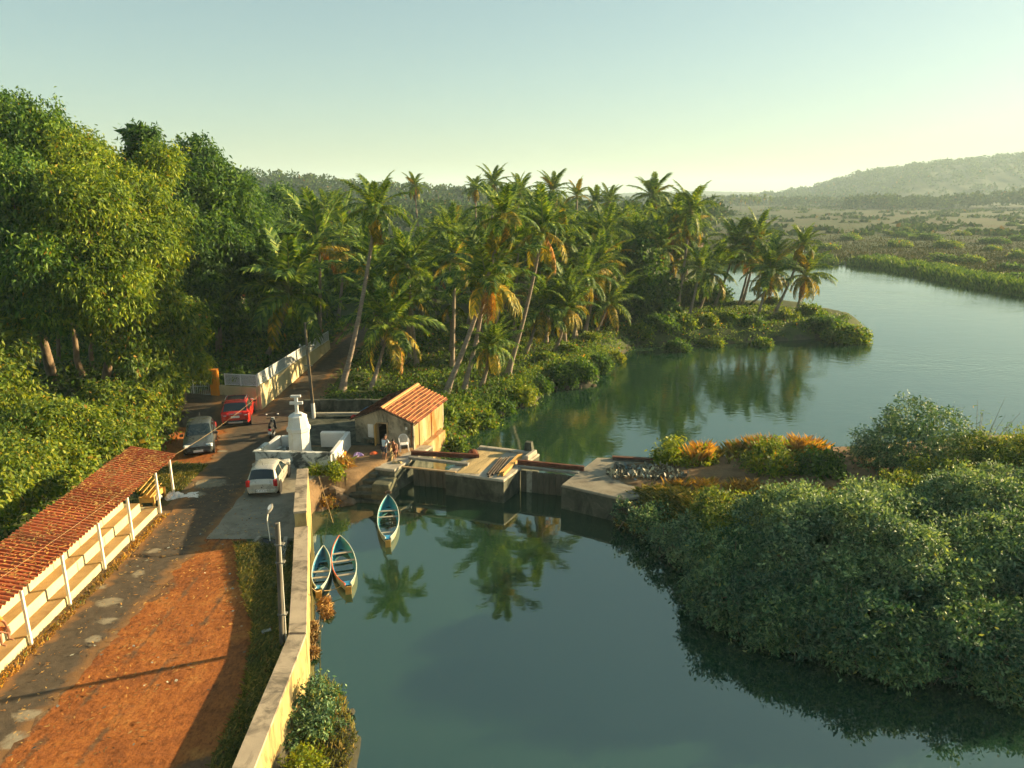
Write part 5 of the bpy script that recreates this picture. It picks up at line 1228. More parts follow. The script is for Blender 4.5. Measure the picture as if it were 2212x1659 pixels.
sit = dict(pelvis=(0, 0, .42), spine=(.05, 0, .58), chest=(.14, 0, .78), neck=(.21, 0, .93), skull=(.29, 0, 1.07), face=(1, 0, -.6),
           shL=(.15, .19, .85), elL=(.30, .25, .62), wrL=(.48, .10, .48), shR=(.15, -.19, .85), elR=(.30, -.25, .62), wrR=(.50, -.10, .46),
           hipL=(.02, .10, .40), knL=(.40, .17, .46), anL=(.42, .15, .08), toeL=(.56, .16, .03), hipR=(.02, -.10, .40), knR=(.40, -.17, .46), anR=(.38, -.15, .08), toeR=(.52, -.16, .03))
ps = gz(853, 986, TOP)
person('shirtless person seated by the hut door, hands on an orange net', ps, math.radians(-95), .92, sit, None, M['lungi'])
o = MB().box(ps+Vector((.01, .06, .15)), (.34, .30, .30), .1, bev=.02).build('stool', M['darkwood']); tag(o, 'low wooden stool under the shirtless person', 'stool')
bq = SA+sd_*6.85+sn*.80
person('person in orange seated on the shelter bench, only a leg in view', (bq.x, bq.y, ST-.34), srz-math.pi/2, 1.0, sit, M['orangecloth'], M['orangecloth'])
# orange net pulled between the two people
m = MB(); n0 = pz_+Vector((.28, .42, 1.0)); n1 = ps+Vector((.02, -.50, .42)); n2 = ps+Vector((-.05, -.75, .02)); n3 = pz_+Vector((.30, .05, .02))
def orn(u, v):
    a = n0+(n1-n0)*u; b = n3+(n2-n3)*u; p_ = a+(b-a)*v; p_.z -= .10*math.sin(math.pi*u)*(1-v); s = .05*math.sin(14*u+5*v); return (p_.x+s*.6, p_.y+s, max(TOP+.012, p_.z))
m.grid(orn, 18, 12); tag(m.build('orange_net', M['net']), 'orange yellow net stretched between the two people', 'net')
# plastic chair
pc = gz(873, 972, 0); t = thing('plastic_chair', 'white plastic armchair against the hut front', 'chair', (pc.x, pc.y, hz(pc.x, pc.y)+.0), math.radians(-75))
for sx, sy in ((1, 1), (1, -1), (-1, 1), (-1, -1)): MB().tube([(sx*.24, sy*.24, 0), (sx*.20, sy*.21, .40)], [.025, .03], 6).build('leg', M['plastic'], t, False)
m = MB(); m.grid(lambda u, v: (-.22+.46*u, (v-.5)*.46, .41+.02*math.cos(6*(u-.4))), 5, 5); m.build('seat', M['plastic'], t, False).modifiers.new('thick', 'SOLIDIFY').thickness = .02
for k in range(7):
    y = (k-3)*.065; MB().tube([(-.22, y, .42), (-.27, y*1.05, .62), (-.31, y*.95, .84-.028*(k-3)**2*.35)], .016, 5).build('back_slat', M['plastic'], t, False)
MB().tube([(-.22, -.25, .42), (-.28, -.25, .68), (-.31, -.15, .82), (-.32, 0, .86), (-.31, .15, .82), (-.28, .25, .68), (-.22, .25, .42)], .022, 6).build('back_frame', M['plastic'], t, False)
for s_ in (1, -1): MB().tube([(-.27, s_*.25, .66), (.02, s_*.28, .64), (.22, s_*.26, .60), (.22, s_*.23, .41)], .02, 6).build('arm', M['plastic'], t, False)
# small things on the landing
p = gz(808, 985, TOP); m = MB(); m.lathe([(.30, 0), (.285, .10), (.22, .19), (.10, .235), (.02, .24)], (p.x, p.y, TOP), 16); t = thing('basin', 'upturned red and white plastic basin on the landing pier', 'basin', (p.x, p.y, TOP)); m.build('bowl', M['gun_o'], t)
MB().lathe([(.315, -.005), (.32, .03), (.30, .06)], (p.x, p.y, TOP), 16).build('rim', M['plastic'], t)
p = gz(773, 985, -.02); rag('purple_bag', (p.x, p.y, hz(p.x, p.y)), .26, M['purple'], 'crumpled purple and white bag left of the red basin', 'bag', 12, .7)
p = gz(738, 985, -.02); m = MB(); m.lathe([(.20, 0), (.26, .12), (.27, .26), (.26, .27), (.24, .26), (.23, .13), (.17, .02)], (p.x, p.y, hz(p.x, p.y)), 14); tag(m.build('clay_pot', M['orange']), 'orange clay pot beside the shrine wall', 'pot')
p = gz(800, 958, 0); t = thing('stone_bench', 'low dark stone bench in front of the hut left corner', 'bench', p)
MB().box((p.x, p.y, .30), (.72, .26, .07), -.15, bev=.015).build('seat', M['mosscon'], t)
for s_ in (-.28, .28): MB().box((p.x+s_, p.y-s_*.15, .13), (.09, .24, .26), -.15).build('leg', M['mosscon'], t)
p = gz(852, 1003, TOP); m = MB(); 
m.grid(lambda u, v: (p.x+.55*(u-.3), p.y+.26*(v-.5)+.2, TOP+.012+.10*abs(math.sin(8*u+5*v))*min(1, 6*min(u, v, 1-u, 1-v))), 14, 8); tag(m.build('net_heap', M['net']), 'small heap of pale net on the landing pier edge', 'net')
# ------------------------------------------------------------------ coconut palms
def frond_arr(L_, e0, e1, ll, rng, nl=24, hang=.5, torn=0.0):
    """one frond from the origin along +X: rachis and two rows of leaflets. returns leaflet verts, quads; rachis path"""
    n = 14; a = e0; p = np.zeros(3); path = [p.copy()]; ang = []
    for k in range(n):
        t = (k+.5)/n; an = e0+(e1-e0)*t**1.25; ang.append(an); p = p+np.array([math.cos(an), 0, math.sin(an)])*L_/n; path.append(p.copy())
    path = np.array(path); V = []
    for k in range(nl):
        t = .10+.90*(k+.5)/nl; i = min(n-1, int(t*n)); f = t*n-i; q = path[i]+(path[i+1]-path[i])*f; tg = unit(path[i+1]-path[i])
        up = np.array([-tg[2], 0, tg[0]]); ln = ll*(.35+.65*math.sin(math.pi*min(1, .18+.72*t))**.8)*(1 if t < .9 else .75)
        for s in (-1, 1):
            if rng.uniform() < torn: continue
            lat = np.array([0, s, 0]); fwd = .35+.75*t; d = unit(lat*1.0+tg*fwd+up*.25+rng.normal(size=3)*.07)
            l = ln*rng.uniform(.85, 1.12); w = .034+.034*math.sin(math.pi*t)
            m_ = q+d*l*.5+np.array([0, 0, -1])*l*.10*hang; e = q+d*l*.88+np.array([0, 0, -1])*l*(.18+.55*hang)*rng.uniform(.7, 1.2)
            wv = unit(np.cross(d, up+rng.normal(size=3)*.3))*w
            V += [q-wv*.7, q+wv*.7, m_+wv, m_-wv, m_-wv, m_+wv, e+wv*.15, e-wv*.15]
    return np.array(V), path
def frond_mesh(kind, matk, seed):
    r = np.random.default_rng(seed)
    e0, e1, ll, hang, torn = dict(up=(.15, -.55, 1.0, .35, 0), mid=(.22, -1.05, 1.05, .6, 0), low=(.05, -1.25, 1.0, .95, .06), dry=(-.2, -.9, .75, 1.3, .3))[kind]
    V, path = frond_arr(4.0, e0, e1, ll*.86, r, 38, hang, torn)
    F = np.arange(len(V)).reshape(-1, 4)
    # rachis as a three sided taper
    n = len(path); rv = []; rf = []
    for i, p in enumerate(path):
        w = .045*(1-i/n)+.010
        rv += [p+[0, w, 0], p+[0, -w, 0], p+[0, 0, -w*1.3]]
    o = len(V)
    for i in range(n-1):
        for k in range(3): rf.append((o+i*3+k, o+i*3+(k+1) % 3, o+(i+1)*3+(k+1) % 3, o+(i+1)*3+k))
    me = npmesh('frond', np.concatenate([V, np.array(rv)]), np.concatenate([F, np.array(rf)]), M[matk]); me.materials.append(M['rachis'])
    mi = np.zeros(len(me.polygons), np.int32); mi[len(F):] = 1; me.polygons.foreach_set('material_index', mi); return me
FM = {}
for kind in ('up', 'mid', 'low', 'dry'):
    for mk in ('frond', 'frond_y', 'frond_d'): FM[kind, mk] = [frond_mesh(kind, mk, 100+i) for i in range(2)]
STY = dict(tall=(27, 70, -70, .14, .13, .5), full=(25, 80, -48, .16, .06, .5), young=(18, 84, -18, .12, .03, .65), lush=(22, 80, -35, .06, .03, .5))
def frond_plan(style, L_, rng):
    n, p0, p1, fy, fd, up = STY[style]; out = []; n = int(n*rng.uniform(.85, 1.2)); fd = fd*rng.uniform(.0, 1.2); fy = fy*rng.uniform(.5, 1.8); p1 = p1+rng.uniform(-14, 14)
    for k in range(n):
        f = (k+.5)/n; pitch = math.radians(p0+(p1-p0)*f**1.1+rng.uniform(-9, 9)); az = k*2.39996+rng.uniform(-.3, .3)
        kind = 'up' if f < .33 else ('mid' if f < .72 else 'low'); mk = 'frond'
        if f > 1-fd: kind, mk = ('dry', 'frond_d')
        elif f > 1-fd-fy or rng.uniform() < fy*.35: mk = 'frond_y'
        s = L_/4.0*rng.uniform(.86, 1.1)*(.78+.22*math.sin(math.pi*min(1, f+.25)))
        out.append((kind, mk, rng.integers(2), pitch, az, s, rng.uniform(-.25, .25)))
    return out
def frond_matrix(pitch, az, roll, s): return Matrix.Rotation(az, 4, 'Z') @ Matrix.Rotation(-pitch, 4, 'Y') @ Matrix.Rotation(roll, 4, 'X') @ Matrix.Scale(s, 4)
PG = 'coconut palms of the riverside grove'
def trunk_mesh(b, c, r0, r1):
    ctrl = Vector((b.x+(c.x-b.x)*.62, b.y+(c.y-b.y)*.62, b.z+(c.z-b.z)*.46)); n = 12; P = []; R = []
    for k in range(n+1):
        t = k/n; P.append((b*(1-t)**2+ctrl*2*t*(1-t)+c*t*t)-b); R.append((r0+(r1-r0)*t)*(1+.75*math.exp(-t*16))*(1+.05*(k % 2)))
    P[0] = P[0]-Vector((0, 0, .3))
    return MB().tube(P, R, 9)
CROWNS = {}
def crown_mesh(style, i):
    if (style, i) in CROWNS: return CROWNS[style, i]
    rng = np.random.default_rng(500+i); VS, FS, MI = [], [], []; o = 0
    for kind, mk, v, pitch, az, s, roll in frond_plan(style, 4.0, rng):
        me = FM[kind, mk][v]; nv = len(me.vertices); co = np.empty(nv*3, np.float32); me.vertices.foreach_get('co', co); co = co.reshape(-1, 3)
        mt = np.array(frond_matrix(pitch, az, roll, s)); co = co @ mt[:3, :3].T
        fv = np.empty(len(me.polygons)*4, np.int32); me.loops.foreach_get('vertex_index', fv)
        VS.append(co); FS.append(fv.reshape(-1, 4)+o); o += nv; MI.append(np.full(len(me.polygons), ('frond', 'frond_y', 'frond_d').index(mk), np.int32))
    me = npmesh('crown', np.concatenate(VS), np.concatenate(FS), M['frond']); me.materials.append(M['frond_y']); me.materials.append(M['frond_d'])
    me.polygons.foreach_set('material_index', np.concatenate(MI)); CROWNS[style, i] = me; return me
def palm(label, b, c, L_, style, seed, detail=True, group=PG):
    rng = np.random.default_rng(seed); b = Vector(b); c = Vector(c); t = thing('coconut_palm', label, 'palm tree', b, 0, group)
    hgt = c.z-b.z; trunk_mesh(b, c, .15+.004*hgt, .095).build('trunk', M['palmbark'], t, False)
    rel = c-b
    if detail:
        for kind, mk, v, pitch, az, s, roll in frond_plan(style, L_, rng):
            o = bpy.data.objects.new('frond', FM[kind, mk][v]); COL.objects.link(o); o.parent = t
            o.matrix_basis = Matrix.Translation(rel) @ frond_matrix(pitch, az, roll, s)
        m = MB()
        for k in range(9):
            a = k*2.4; m.lathe([(.02, -.11), (.09, -.05), (.10, .02), (.06, .09), (.01, .12)], rel+Vector((.20*math.cos(a), .20*math.sin(a), -.18-.05*(k % 3))), 7)
        m.build('coconuts', M['bamboo' if style in ('tall', 'full') else 'rachis'], t, False)
    else:
        o = bpy.data.objects.new('crown', crown_mesh(style, int(rng.integers(4)))); COL.objects.link(o); o.parent = t
        o.matrix_basis = Matrix.Translation(rel) @ Matrix.Rotation(rng.uniform(0, 6.28), 4, 'Z') @ Matrix.Scale(L_/4.0, 4)
    return t
def palm_px(label, base, crown, w, style, seed, Y=None, dy=0.0, **kw):
    if base is not None: b = at(base[0], base[1], 0.0); b.z = hz(b.x, b.y); Yc = b.y+dy
    else: Yc = Y
    c = aty(crown[0], crown[1], Yc)
    if base is None: bx = c.x-1.2*math.sin(seed); b = Vector((bx, Yc-.3, hz(bx, Yc-.3)))
    if b.z < WATER+.1: b.z = WATER-.2
    L_ = .66*w*depth(c)/FOC
    return palm(label, b, c, L_, style, seed, **kw)
PAL = [
 ('tallest palm leaning over the village road, crown clear above the grove', (737, 850), (812, 452), 140, 'tall', None),
 ('broad palm with long arching fronds inside the yellow compound wall', (575, 795), (626, 632), 262, 'lush', None),
 ('sunlit yellow green palm behind the broad compound palm', None, (690, 535), 205, 'young', 66),
 ('palm with upright fronds just left of the tallest trunk', None, (745, 520), 165, 'young', 75),
 ('small palm against the wooded hill, left of the tallest palm', None, (705, 455), 90, 'lush', 96),
 ('low spreading palm with yellow drooping fronds behind the hut', (800, 842), (838, 705), 195, 'full', None),
 ('palm behind the low spreading one, fronds brushing the tallest trunk', None, (822, 640), 185, 'lush', 60),
 ('slim orange stemmed palm at the bend of the road', None, (800, 575), 150, 'young', 64),
 ('short palm in the undergrowth right of the low spreading palm', None, (885, 640), 165, 'lush', 61),
 ('palm leaning far right from the bank, yellow skirt, high over the hut', (960, 850), (1088, 468), 150, 'tall', None),
 ('wide crowned palm in front of the leaning one, right of the hut', (1000, 845), (1052, 605), 215, 'full', None),
 ('leaning palm with heavy dark crown in the middle of the bank', (1095, 812), (1172, 500), 175, 'full', None),
 ('short palm on the bank with glowing yellow fronds', (1135, 765), (1166, 668), 140, 'full', None),
 ('slanting palm with orange hanging fronds near the bank bend', (1238, 736), (1258, 602), 130, 'tall', None),
 ('palm with dry orange frond just right of the slanting bank palm', (1263, 719), (1292, 575), 130, 'full', None),
 ('lowest palm near the bank bend, fronds arching to the water', (1287, 716), (1314, 655), 130, 'full', None),
 ('thin palm between the glowing yellow palm and the bank bend', (1198, 763), (1226, 668), 115, 'full', None),
 ('stubby palm with a skirt of dead orange fronds beside the bank shrubs', (1040, 835), (1062, 748), 125, 'tall', None),
 ('bushy palm above the bank bend, deep green', None, (1287, 520), 120, 'lush', 82),
 ('palm in the second row above the glowing yellow palm', None, (1222, 560), 130, 'lush', 72),
 ('lone slender palm standing clear on the skyline before the marsh', None, (1410, 425), 92, 'tall', 118),
 ('tall grey stemmed palm with dark drooping crown at the grove corner', (1437, 667), (1457, 486), 118, 'tall', None),
 ('tall palm with red brown dead frond right of the drooping one', (1462, 675), (1493, 455), 118, 'tall', None),
 ('bushy palm behind the two tall corner palms', None, (1490, 545), 100, 'lush', 98),
 ('dark full palm at the root of the promontory', (1510, 670), (1538, 592), 130, 'lush', None),
 ('leaning palm first in the row along the promontory', (1542, 662), (1589, 530), 108, 'lush', None),
 ('thin palm standing close behind the promontory pair', (1595, 662), (1622, 555), 95, 'full', None),
 ('big crowned palm of the promontory pair', (1602, 660), (1636, 520), 112, 'lush', None),
 ('palm with ragged golden fronds in the middle of the promontory', (1637, 681), (1662, 585), 128, 'full', None),
 ('far leaning palm with small bright crown on the promontory', (1672, 678), (1735, 530), 78, 'full', None),
 ('last palm towards the promontory tip, frond hanging over the water', (1719, 675), (1740, 596), 112, 'full', None),
 ('low curved palm leaning out behind the promontory', (1622, 655), (1662, 618), 80, 'full', None),
 ('small round palm crown on the skyline beside the tallest palm', None, (895, 402), 58, 'tall', 112),
 ('thin skyline palm in front of the forest belt, left one of two', None, (1027, 408), 55, 'tall', 116),
 ('skyline palm over the leaning yellow skirt palm', None, (1066, 396), 75, 'tall', 104),
 ('skyline palm right of the leaning yellow skirt palm', None, (1122, 418), 78, 'lush', 100),
 ('broad skyline palm near the middle of the grove', None, (1196, 412), 80, 'lush', 106),
 ('spiky skyline palm right of the broad middle one', None, (1246, 424), 66, 'young', 110),
 ('first of two close skyline palms above the bank bend', None, (1287, 440), 66, 'lush', 118),
 ('second of two close skyline palms above the bank bend', None, (1316, 436), 66, 'lush', 121),
]
for i, (lb, base, crown, w, sty, Y) in enumerate(PAL): palm_px(lb, base, crown, w, sty, 300+i, Y, dy=2.2 if 'low spreading palm with' in lb else 0.0)
# the crowd of palms inside the grove
rg = np.random.default_rng(77); put = []; k = 0
def in_grove(x, y): return poly_sd(np.array([x]), np.array([y]), RIVER)[0] < -3.5 and x > -11.5+.02*(y-60)
while len(put) < 104 and k < 9000:
    k += 1; y = rg.uniform(57, 150); x = rg.uniform(-20, .26*y)
    if not in_grove(x, y) or (y < 66 and x < -9) or (x < -12 and y < 74): continue
    if any((x-a)**2+(y-b)**2 < (2.2+.012*y)**2 for a, b in put): continue
    put.append((x, y)); h = rg.uniform(4.6, 10.6)-(.012*(y-60)); z0 = hz(x, y)
    front = y < 82
    palm('coconut palm packed among others in the depth of the grove', (x, y, z0), (x+rg.uniform(-.6, 1.3), y+rg.uniform(-.5, .5), z0+h), rg.uniform(3.0, 4.1), ['lush', 'full', 'young', 'lush', 'full'][k % 5], 700+k, detail=front, group='palms in the depth of the grove')
for i in range(11):                                        # far clump on the marsh
    x = [1542, 1560, 1578, 1584, 1602, 1612, 1622, 1630, 1640, 1652, 1664][i]; Y = 610+17*(i % 4); c = aty(x, 426+4*((i*7) % 3), Y)
    palm('tiny hazy palm in the clump far out on the marsh', (c.x-.5, Y, -1.1), c, 3.6, 'lush', 900+i, detail=False, group='far palm clump on the marsh')

# ------------------------------------------------------------------ leafy trees and shrubs
def tree(name, label, lobes, base, mat, rng, per=4.2, pc=12, cr=.26, L_=.34, Wd=.13, droop=.45, group=None, limbs=True, trunk_r=.28, cat='tree', core=True, trunkmat=None, keep=None):
    base = Vector(base); t = thing(name, label, cat, base, 0, group)
    V, F = cloud(lobes, per, pc, cr, L_, Wd, rng, droop, core=core, keep=keep)
    link('crown' if cat == 'tree' else 'foliage', npmesh('crown', V-np.array(base, np.float32), F, M[mat]), t)
    m = MB(); big = sorted(lobes, key=lambda q: -q[1])[:9]; top = sum((Vector(q[0]) for q in big), Vector())/len(big)
    fork = base+(top-base)*.42; fork.x += trunk_r
    m.tube([base-Vector((0, 0, .3)), base+(fork-base)*.35+Vector((trunk_r*.5, 0, 0)), fork], [trunk_r*1.35, trunk_r, trunk_r*.8], 9)
    if limbs:
        for q in big:
            e = Vector(q[0]); mid = fork+(e-fork)*.5+Vector((rng.uniform(-.4, .4), rng.uniform(-.4, .4), .35)); m.tube([fork, mid, e], [trunk_r*.55, trunk_r*.34, trunk_r*.10], 6)
    if name == 'mangrove':                                # bare grey twigs and prop roots
        for q in lobes:
            for _ in range(9):
                d = Vector(unit(rng.normal(size=3)+np.array([0, -.6, .5]))); e = Vector(q[0])+Vector((d.x*q[1], d.y*q[2], d.z*q[3])); k1 = Vector(q[0])+(e-Vector(q[0]))*.45
                m.tube([k1, k1+(e-k1)*.6+Vector(rng.normal(size=3)*.08), e*1.0+Vector(rng.normal(size=3)*.08)], [.022, .014, .006], 4)
        for k in range(10):
            a = k*.628+.2; r_ = rng.uniform(.5, 1.5); f = Vector((base.x+math.cos(a)*r_, base.y+math.sin(a)*r_, WATER-.2)); m.tube([base+Vector((0, 0, .9)), (base+f)/2+Vector((0, 0, .65)), f], [.03, .025, .018], 5)
    m2 = [(Vector(p)-base) for p in m.v]; m.v = [tuple(p) for p in m2]
    m.build('trunk' if cat == 'tree' else 'stem', trunkmat or M['bark'], t, False); return t
rg = np.random.default_rng(31)
FG = 'tall trees left of the road'
tree('mango_tree', 'huge mango tree rising at the upper left picture edge', [lobe(60, 330, 47, 112), lobe(30, 440, 43, 120), lobe(-90, 400, 46, 140), lobe(110, 600, 41, 108), lobe(-80, 580, 42, 140), lobe(20, 560, 41.5, 100)],
     aty(120, 868, 47.5), 'mango', rg, 5.4, 17, .26, .28, .105, .55, FG, True, .34)
tree('mango_tree', 'sunlit yellow green mango tree right of the huge one', [lobe(175, 372, 47, 92), lobe(180, 470, 43, 112), lobe(285, 440, 47, 82), lobe(305, 545, 44, 92), lobe(230, 610, 41.5, 98), lobe(345, 352, 50, 48), lobe(345, 480, 46, 60)],
     aty(215, 868, 47.0), 'mango_sun', rg, 5.4, 17, .26, .27, .10, .55, FG, True, .28)
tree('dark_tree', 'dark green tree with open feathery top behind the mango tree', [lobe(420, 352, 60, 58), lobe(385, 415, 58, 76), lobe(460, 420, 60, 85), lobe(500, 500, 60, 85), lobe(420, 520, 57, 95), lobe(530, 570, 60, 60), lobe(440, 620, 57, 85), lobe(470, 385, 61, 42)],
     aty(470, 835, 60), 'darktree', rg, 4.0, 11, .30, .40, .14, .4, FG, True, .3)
tree('dark_tree', 'slim dark treetop poking above the mango tree crown', [lobe(302, 288, 57, 26, 1.4, 1, .5), lobe(312, 322, 57, 34), lobe(300, 360, 57, 40)], aty(330, 830, 58), 'darktree', rg, 5, 9, .22, .42, .12, .3, FG, True, .16)
tree('creeper_tree', 'creeper draped tree with yellowish leaves beside the white gate', [lobe(330, 660, 44, 70), lobe(390, 690, 45, 60), lobe(300, 760, 42, 62), lobe(380, 760, 44, 48), lobe(280, 690, 43, 50), lobe(355, 820, 42, 46), lobe(300, 860, 40, 50)],
     aty(350, 905, 42.5), 'creeper', rg, 6.5, 12, .20, .26, .11, .6, FG, True, .12)
tree('lime_tree', 'bright lime green bush tree overhanging the white gate', [lobe(405, 730, 46, 42), lobe(425, 790, 45.5, 34), lobe(375, 800, 45, 36)], aty(395, 880, 44.5), 'lime', rg, 7, 12, .18, .24, .10, .7, FG, True, .10)
tree('creeper_tree', 'leafy tree at the left picture edge below the mango crown', [lobe(-20, 740, 38, 75), lobe(60, 700, 41, 52), lobe(-90, 820, 36, 100), lobe(20, 850, 37, 55)], aty(10, 900, 40), 'creeper', rg, 5.5, 12, .22, .28, .11, .5, FG, True, .16)
SG = 'shrubs behind the shelter'
for i, (lb, lo) in enumerate([
    ('dense shrub right behind the shelter roof, nearest the picture edge', [lobe(20, 1010, 30, 95), lobe(80, 930, 33, 85), lobe(-70, 1040, 28, 110)]),
    ('dense shrub above the middle of the shelter roof', [lobe(160, 930, 35, 80), lobe(130, 1010, 32.5, 70), lobe(210, 960, 35, 65)]),
    ('yellowish creeper mound at the far end of the shelter roof', [lobe(270, 920, 38, 60), lobe(235, 870, 39, 55), lobe(300, 960, 36.5, 42)]),
    ('leafy mound under the mango trunks', [lobe(215, 905, 41, 38), lobe(120, 905, 40, 40), lobe(60, 900, 38, 50)]),
    ('low bright weeds beside the dirt pad of the grey hatchback', [lobe(345, 930, 40, 30), lobe(320, 975, 38, 26), lobe(370, 880, 42, 26)])]):
    c = Vector(lo[0][0]); tree('shrub', lb, lo, (c.x, c.y, hz(c.x, c.y)), 'creeper', rg, 8.5, 13, .18, .22, .10, .35, SG, True, .06, 'shrub')
for i, (x, y, x2, y2, r, lb) in enumerate([(190, 868, 158, 700, .20, 'curved sunlit trunk in front of the dark wood'), (205, 852, 200, 735, .17, 'straight orange lit trunk right of the curved trunk'), (135, 850, 130, 690, .13, 'thin shaded trunk left of the curved trunk')]):
    b = at(x, y, 0); b = Vector((b.x, b.y, hz(b.x, b.y))); c = aty(x2, y2, b.y); t = thing('tree_trunk', lb, 'tree', b, 0, FG)
    m = MB().tube([Vector((0, 0, -.3)), (c-b)*.3+Vector((-.25*(i == 0), 0, 0)), (c-b)*.65+Vector((-.1, 0, 0)), (c-b)*1.5], [r*1.3, r, r*.85, r*.6], 9); m.build('trunk', M['bark'], t, False)
    V, F = cloud([(tuple((c-b)*1.5), 1.5, 1.5, 1.2)], 6, 12, .2, .3, .12, rg, .5); link('crown', npmesh('crown', V, F, M['mango']), t)
# wood behind the wall and gate
for i, (px, py, Y, r) in enumerate([(350, 640, 62, 90), (430, 720, 62, 75), (500, 720, 64, 70), (560, 660, 70, 65), (590, 560, 78, 70), (540, 470, 84, 60), (600, 450, 92, 55), (250, 560, 64, 110), (380, 560, 70, 100), (660, 640, 82, 55), (590, 730, 66, 45), (790, 600, 98, 45), (745, 610, 92, 40), (830, 560, 110, 50), (770, 540, 112, 45), (700, 600, 88, 45)]):
    c = aty(px, py, Y); rr = r*depth(c)/FOC
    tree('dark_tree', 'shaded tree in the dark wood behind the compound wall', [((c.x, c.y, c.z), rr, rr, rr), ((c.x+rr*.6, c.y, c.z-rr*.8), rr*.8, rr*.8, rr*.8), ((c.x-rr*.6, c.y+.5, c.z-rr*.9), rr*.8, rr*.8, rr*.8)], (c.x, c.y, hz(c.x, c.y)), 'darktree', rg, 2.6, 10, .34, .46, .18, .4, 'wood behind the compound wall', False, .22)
# broadleaf trees inside the grove
for lb, lo in [('dense dark broadleaf tree beside the tall corner palms', [lobe(1385, 560, 84, 52), lobe(1400, 620, 82, 52), lobe(1365, 650, 80, 45), lobe(1420, 670, 80, 38), lobe(1350, 570, 86, 42)]),
               ('round yellowish broadleaf tree above the middle palms', [lobe(1165, 455, 112, 42), lobe(1195, 470, 112, 40), lobe(1140, 475, 112, 30)]),
               ('round leafy tree at the marsh edge of the grove', [lobe(1360, 500, 100, 40), lobe(1330, 520, 98, 38), lobe(1390, 520, 100, 36)]),
               ('shaded broadleaf tree between promontory and grove', [lobe(1540, 650, 95, 38), lobe(1490, 640, 92, 40), lobe(1450, 690, 84, 32)])]:
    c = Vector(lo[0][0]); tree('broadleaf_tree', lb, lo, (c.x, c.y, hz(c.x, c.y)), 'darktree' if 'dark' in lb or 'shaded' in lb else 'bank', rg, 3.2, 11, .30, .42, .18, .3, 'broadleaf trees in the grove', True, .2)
# shrubs along the banks: (px, py, radius px, distance or None for on the ground there)
def shrub(lb, px, py, r, mat, group, L_=.24, Wd=.11, per=9, z=None, flat=.75, name='shrub', droop=.2, pc=11):
    g = at(px, py+r*.55, -.6 if z is None else z); c = Vector((g.x, g.y, max(WATER, hz(g.x, g.y)))); R = r*depth(c)/FOC
    lo = [((c.x, c.y, c.z+R*.45), R, R, R*flat), ((c.x+R*.6, c.y-R*.2, c.z+R*.2), R*.62, R*.62, R*.55), ((c.x-R*.62, c.y+R*.1, c.z+R*.25), R*.6, R*.6, R*.5)]
    return tree(name, lb, lo, c, mat, rg, per, pc, .16, L_, Wd, droop, group, True, .045, 'shrub')
BG = 'shrubs along the grove bank'
for i, (px, py, r, lb) in enumerate([
    (965, 905, 30, 'low sunlit shrub at the hut corner on the bank'), (1005, 895, 34, 'leafy shrub just right of the hut on the bank'), (1045, 878, 36, 'leafy shrub under the leaning palms'), (1085, 858, 34, 'shrub below the stubby skirted palm'),
    (1125, 838, 36, 'bluish green shrub leaning over the bank edge'), (1165, 818, 40, 'rounded dark shrub at the waterline in mid bank'), (1215, 800, 46, 'large dark shrub bulging over the water in mid bank'), (1255, 795, 40, 'dark shrub beside the large bulging one'),
    (1225, 765, 34, 'sunlit shrub above the large bulging one'), (1290, 770, 36, 'golden shrub short of the bank bend'), (1330, 752, 32, 'golden shrub with red leaves at the bank bend'), (1180, 785, 30, 'small pale shrub among the leaning trunks'),
    (985, 930, 24, 'scrubby red leaved shrub low on the bank by the hut'), (1275, 740, 28, 'green shrub behind the golden bank shrubs')]):
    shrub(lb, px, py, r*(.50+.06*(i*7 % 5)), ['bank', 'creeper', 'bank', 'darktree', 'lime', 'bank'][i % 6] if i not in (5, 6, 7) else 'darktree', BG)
PGp = 'shrubs on the promontory'
for i, (px, py, r, lb) in enumerate([
    (1385, 715, 34, 'dark shrub at the inner corner of the promontory'), (1425, 705, 36, 'dark shrub second from the inner corner'), (1470, 702, 36, 'dark shrub under the tall red frond palm'), (1520, 700, 34, 'shrub below the dark full palm'),
    (1575, 695, 34, 'shrub in front of the promontory pair'), (1625, 702, 28, 'low mat of creeper below the golden palm'), (1668, 658, 22, 'small round shrub between promontory stems'), (1700, 690, 24, 'shrub below the far leaning palm'),
    (1745, 680, 30, 'shrub beyond the last promontory palm'), (1785, 690, 50, 'dense creeper mound near the promontory tip'), (1830, 700, 56, 'creeper mound at the very tip of the promontory'), (1540, 720, 26, 'low shrub on the stony front edge of the promontory'), (1650, 722, 22, 'grassy tuft on the front edge of the promontory'), (1465, 728, 24, 'dark low shrub dipping to the water')]):
    shrub(lb, px, py, r*(.60+.05*(i*5 % 6)), ['bank', 'darktree', 'bank', 'creeper'][i % 4], PGp, .28, .13, 6, flat=.55)
CG = 'shrubs on the causeway'
shrub('bright yellow green shrub at the back of the causeway', 1448, 978, 34, 'lime', CG, .22, .08, 8, -.1, 1.0)
shrub('small lime shrub right of the bright yellow green one', 1512, 985, 22, 'lime', CG, .22, .08, 8, -.1, 1.1)
shrub('tall orange and green shrub standing up in the dry grass', 1655, 990, 46, 'creeper', CG, .22, .07, 8, -.1, 1.35)
shrub('dark creeper mound on the path', 1772, 998, 44, 'darktree', CG, .18, .09, 11, -.1, .8)
shrub('broad feathery thorn bush at the river edge', 1975, 950, 105, 'mangrove', CG, .20, .06, 9, -.1, .95)
shrub('thin sprig bush at the right picture edge', 2205, 965, 40, 'creeper', CG, .20, .06, 5, -.1, 1.4)
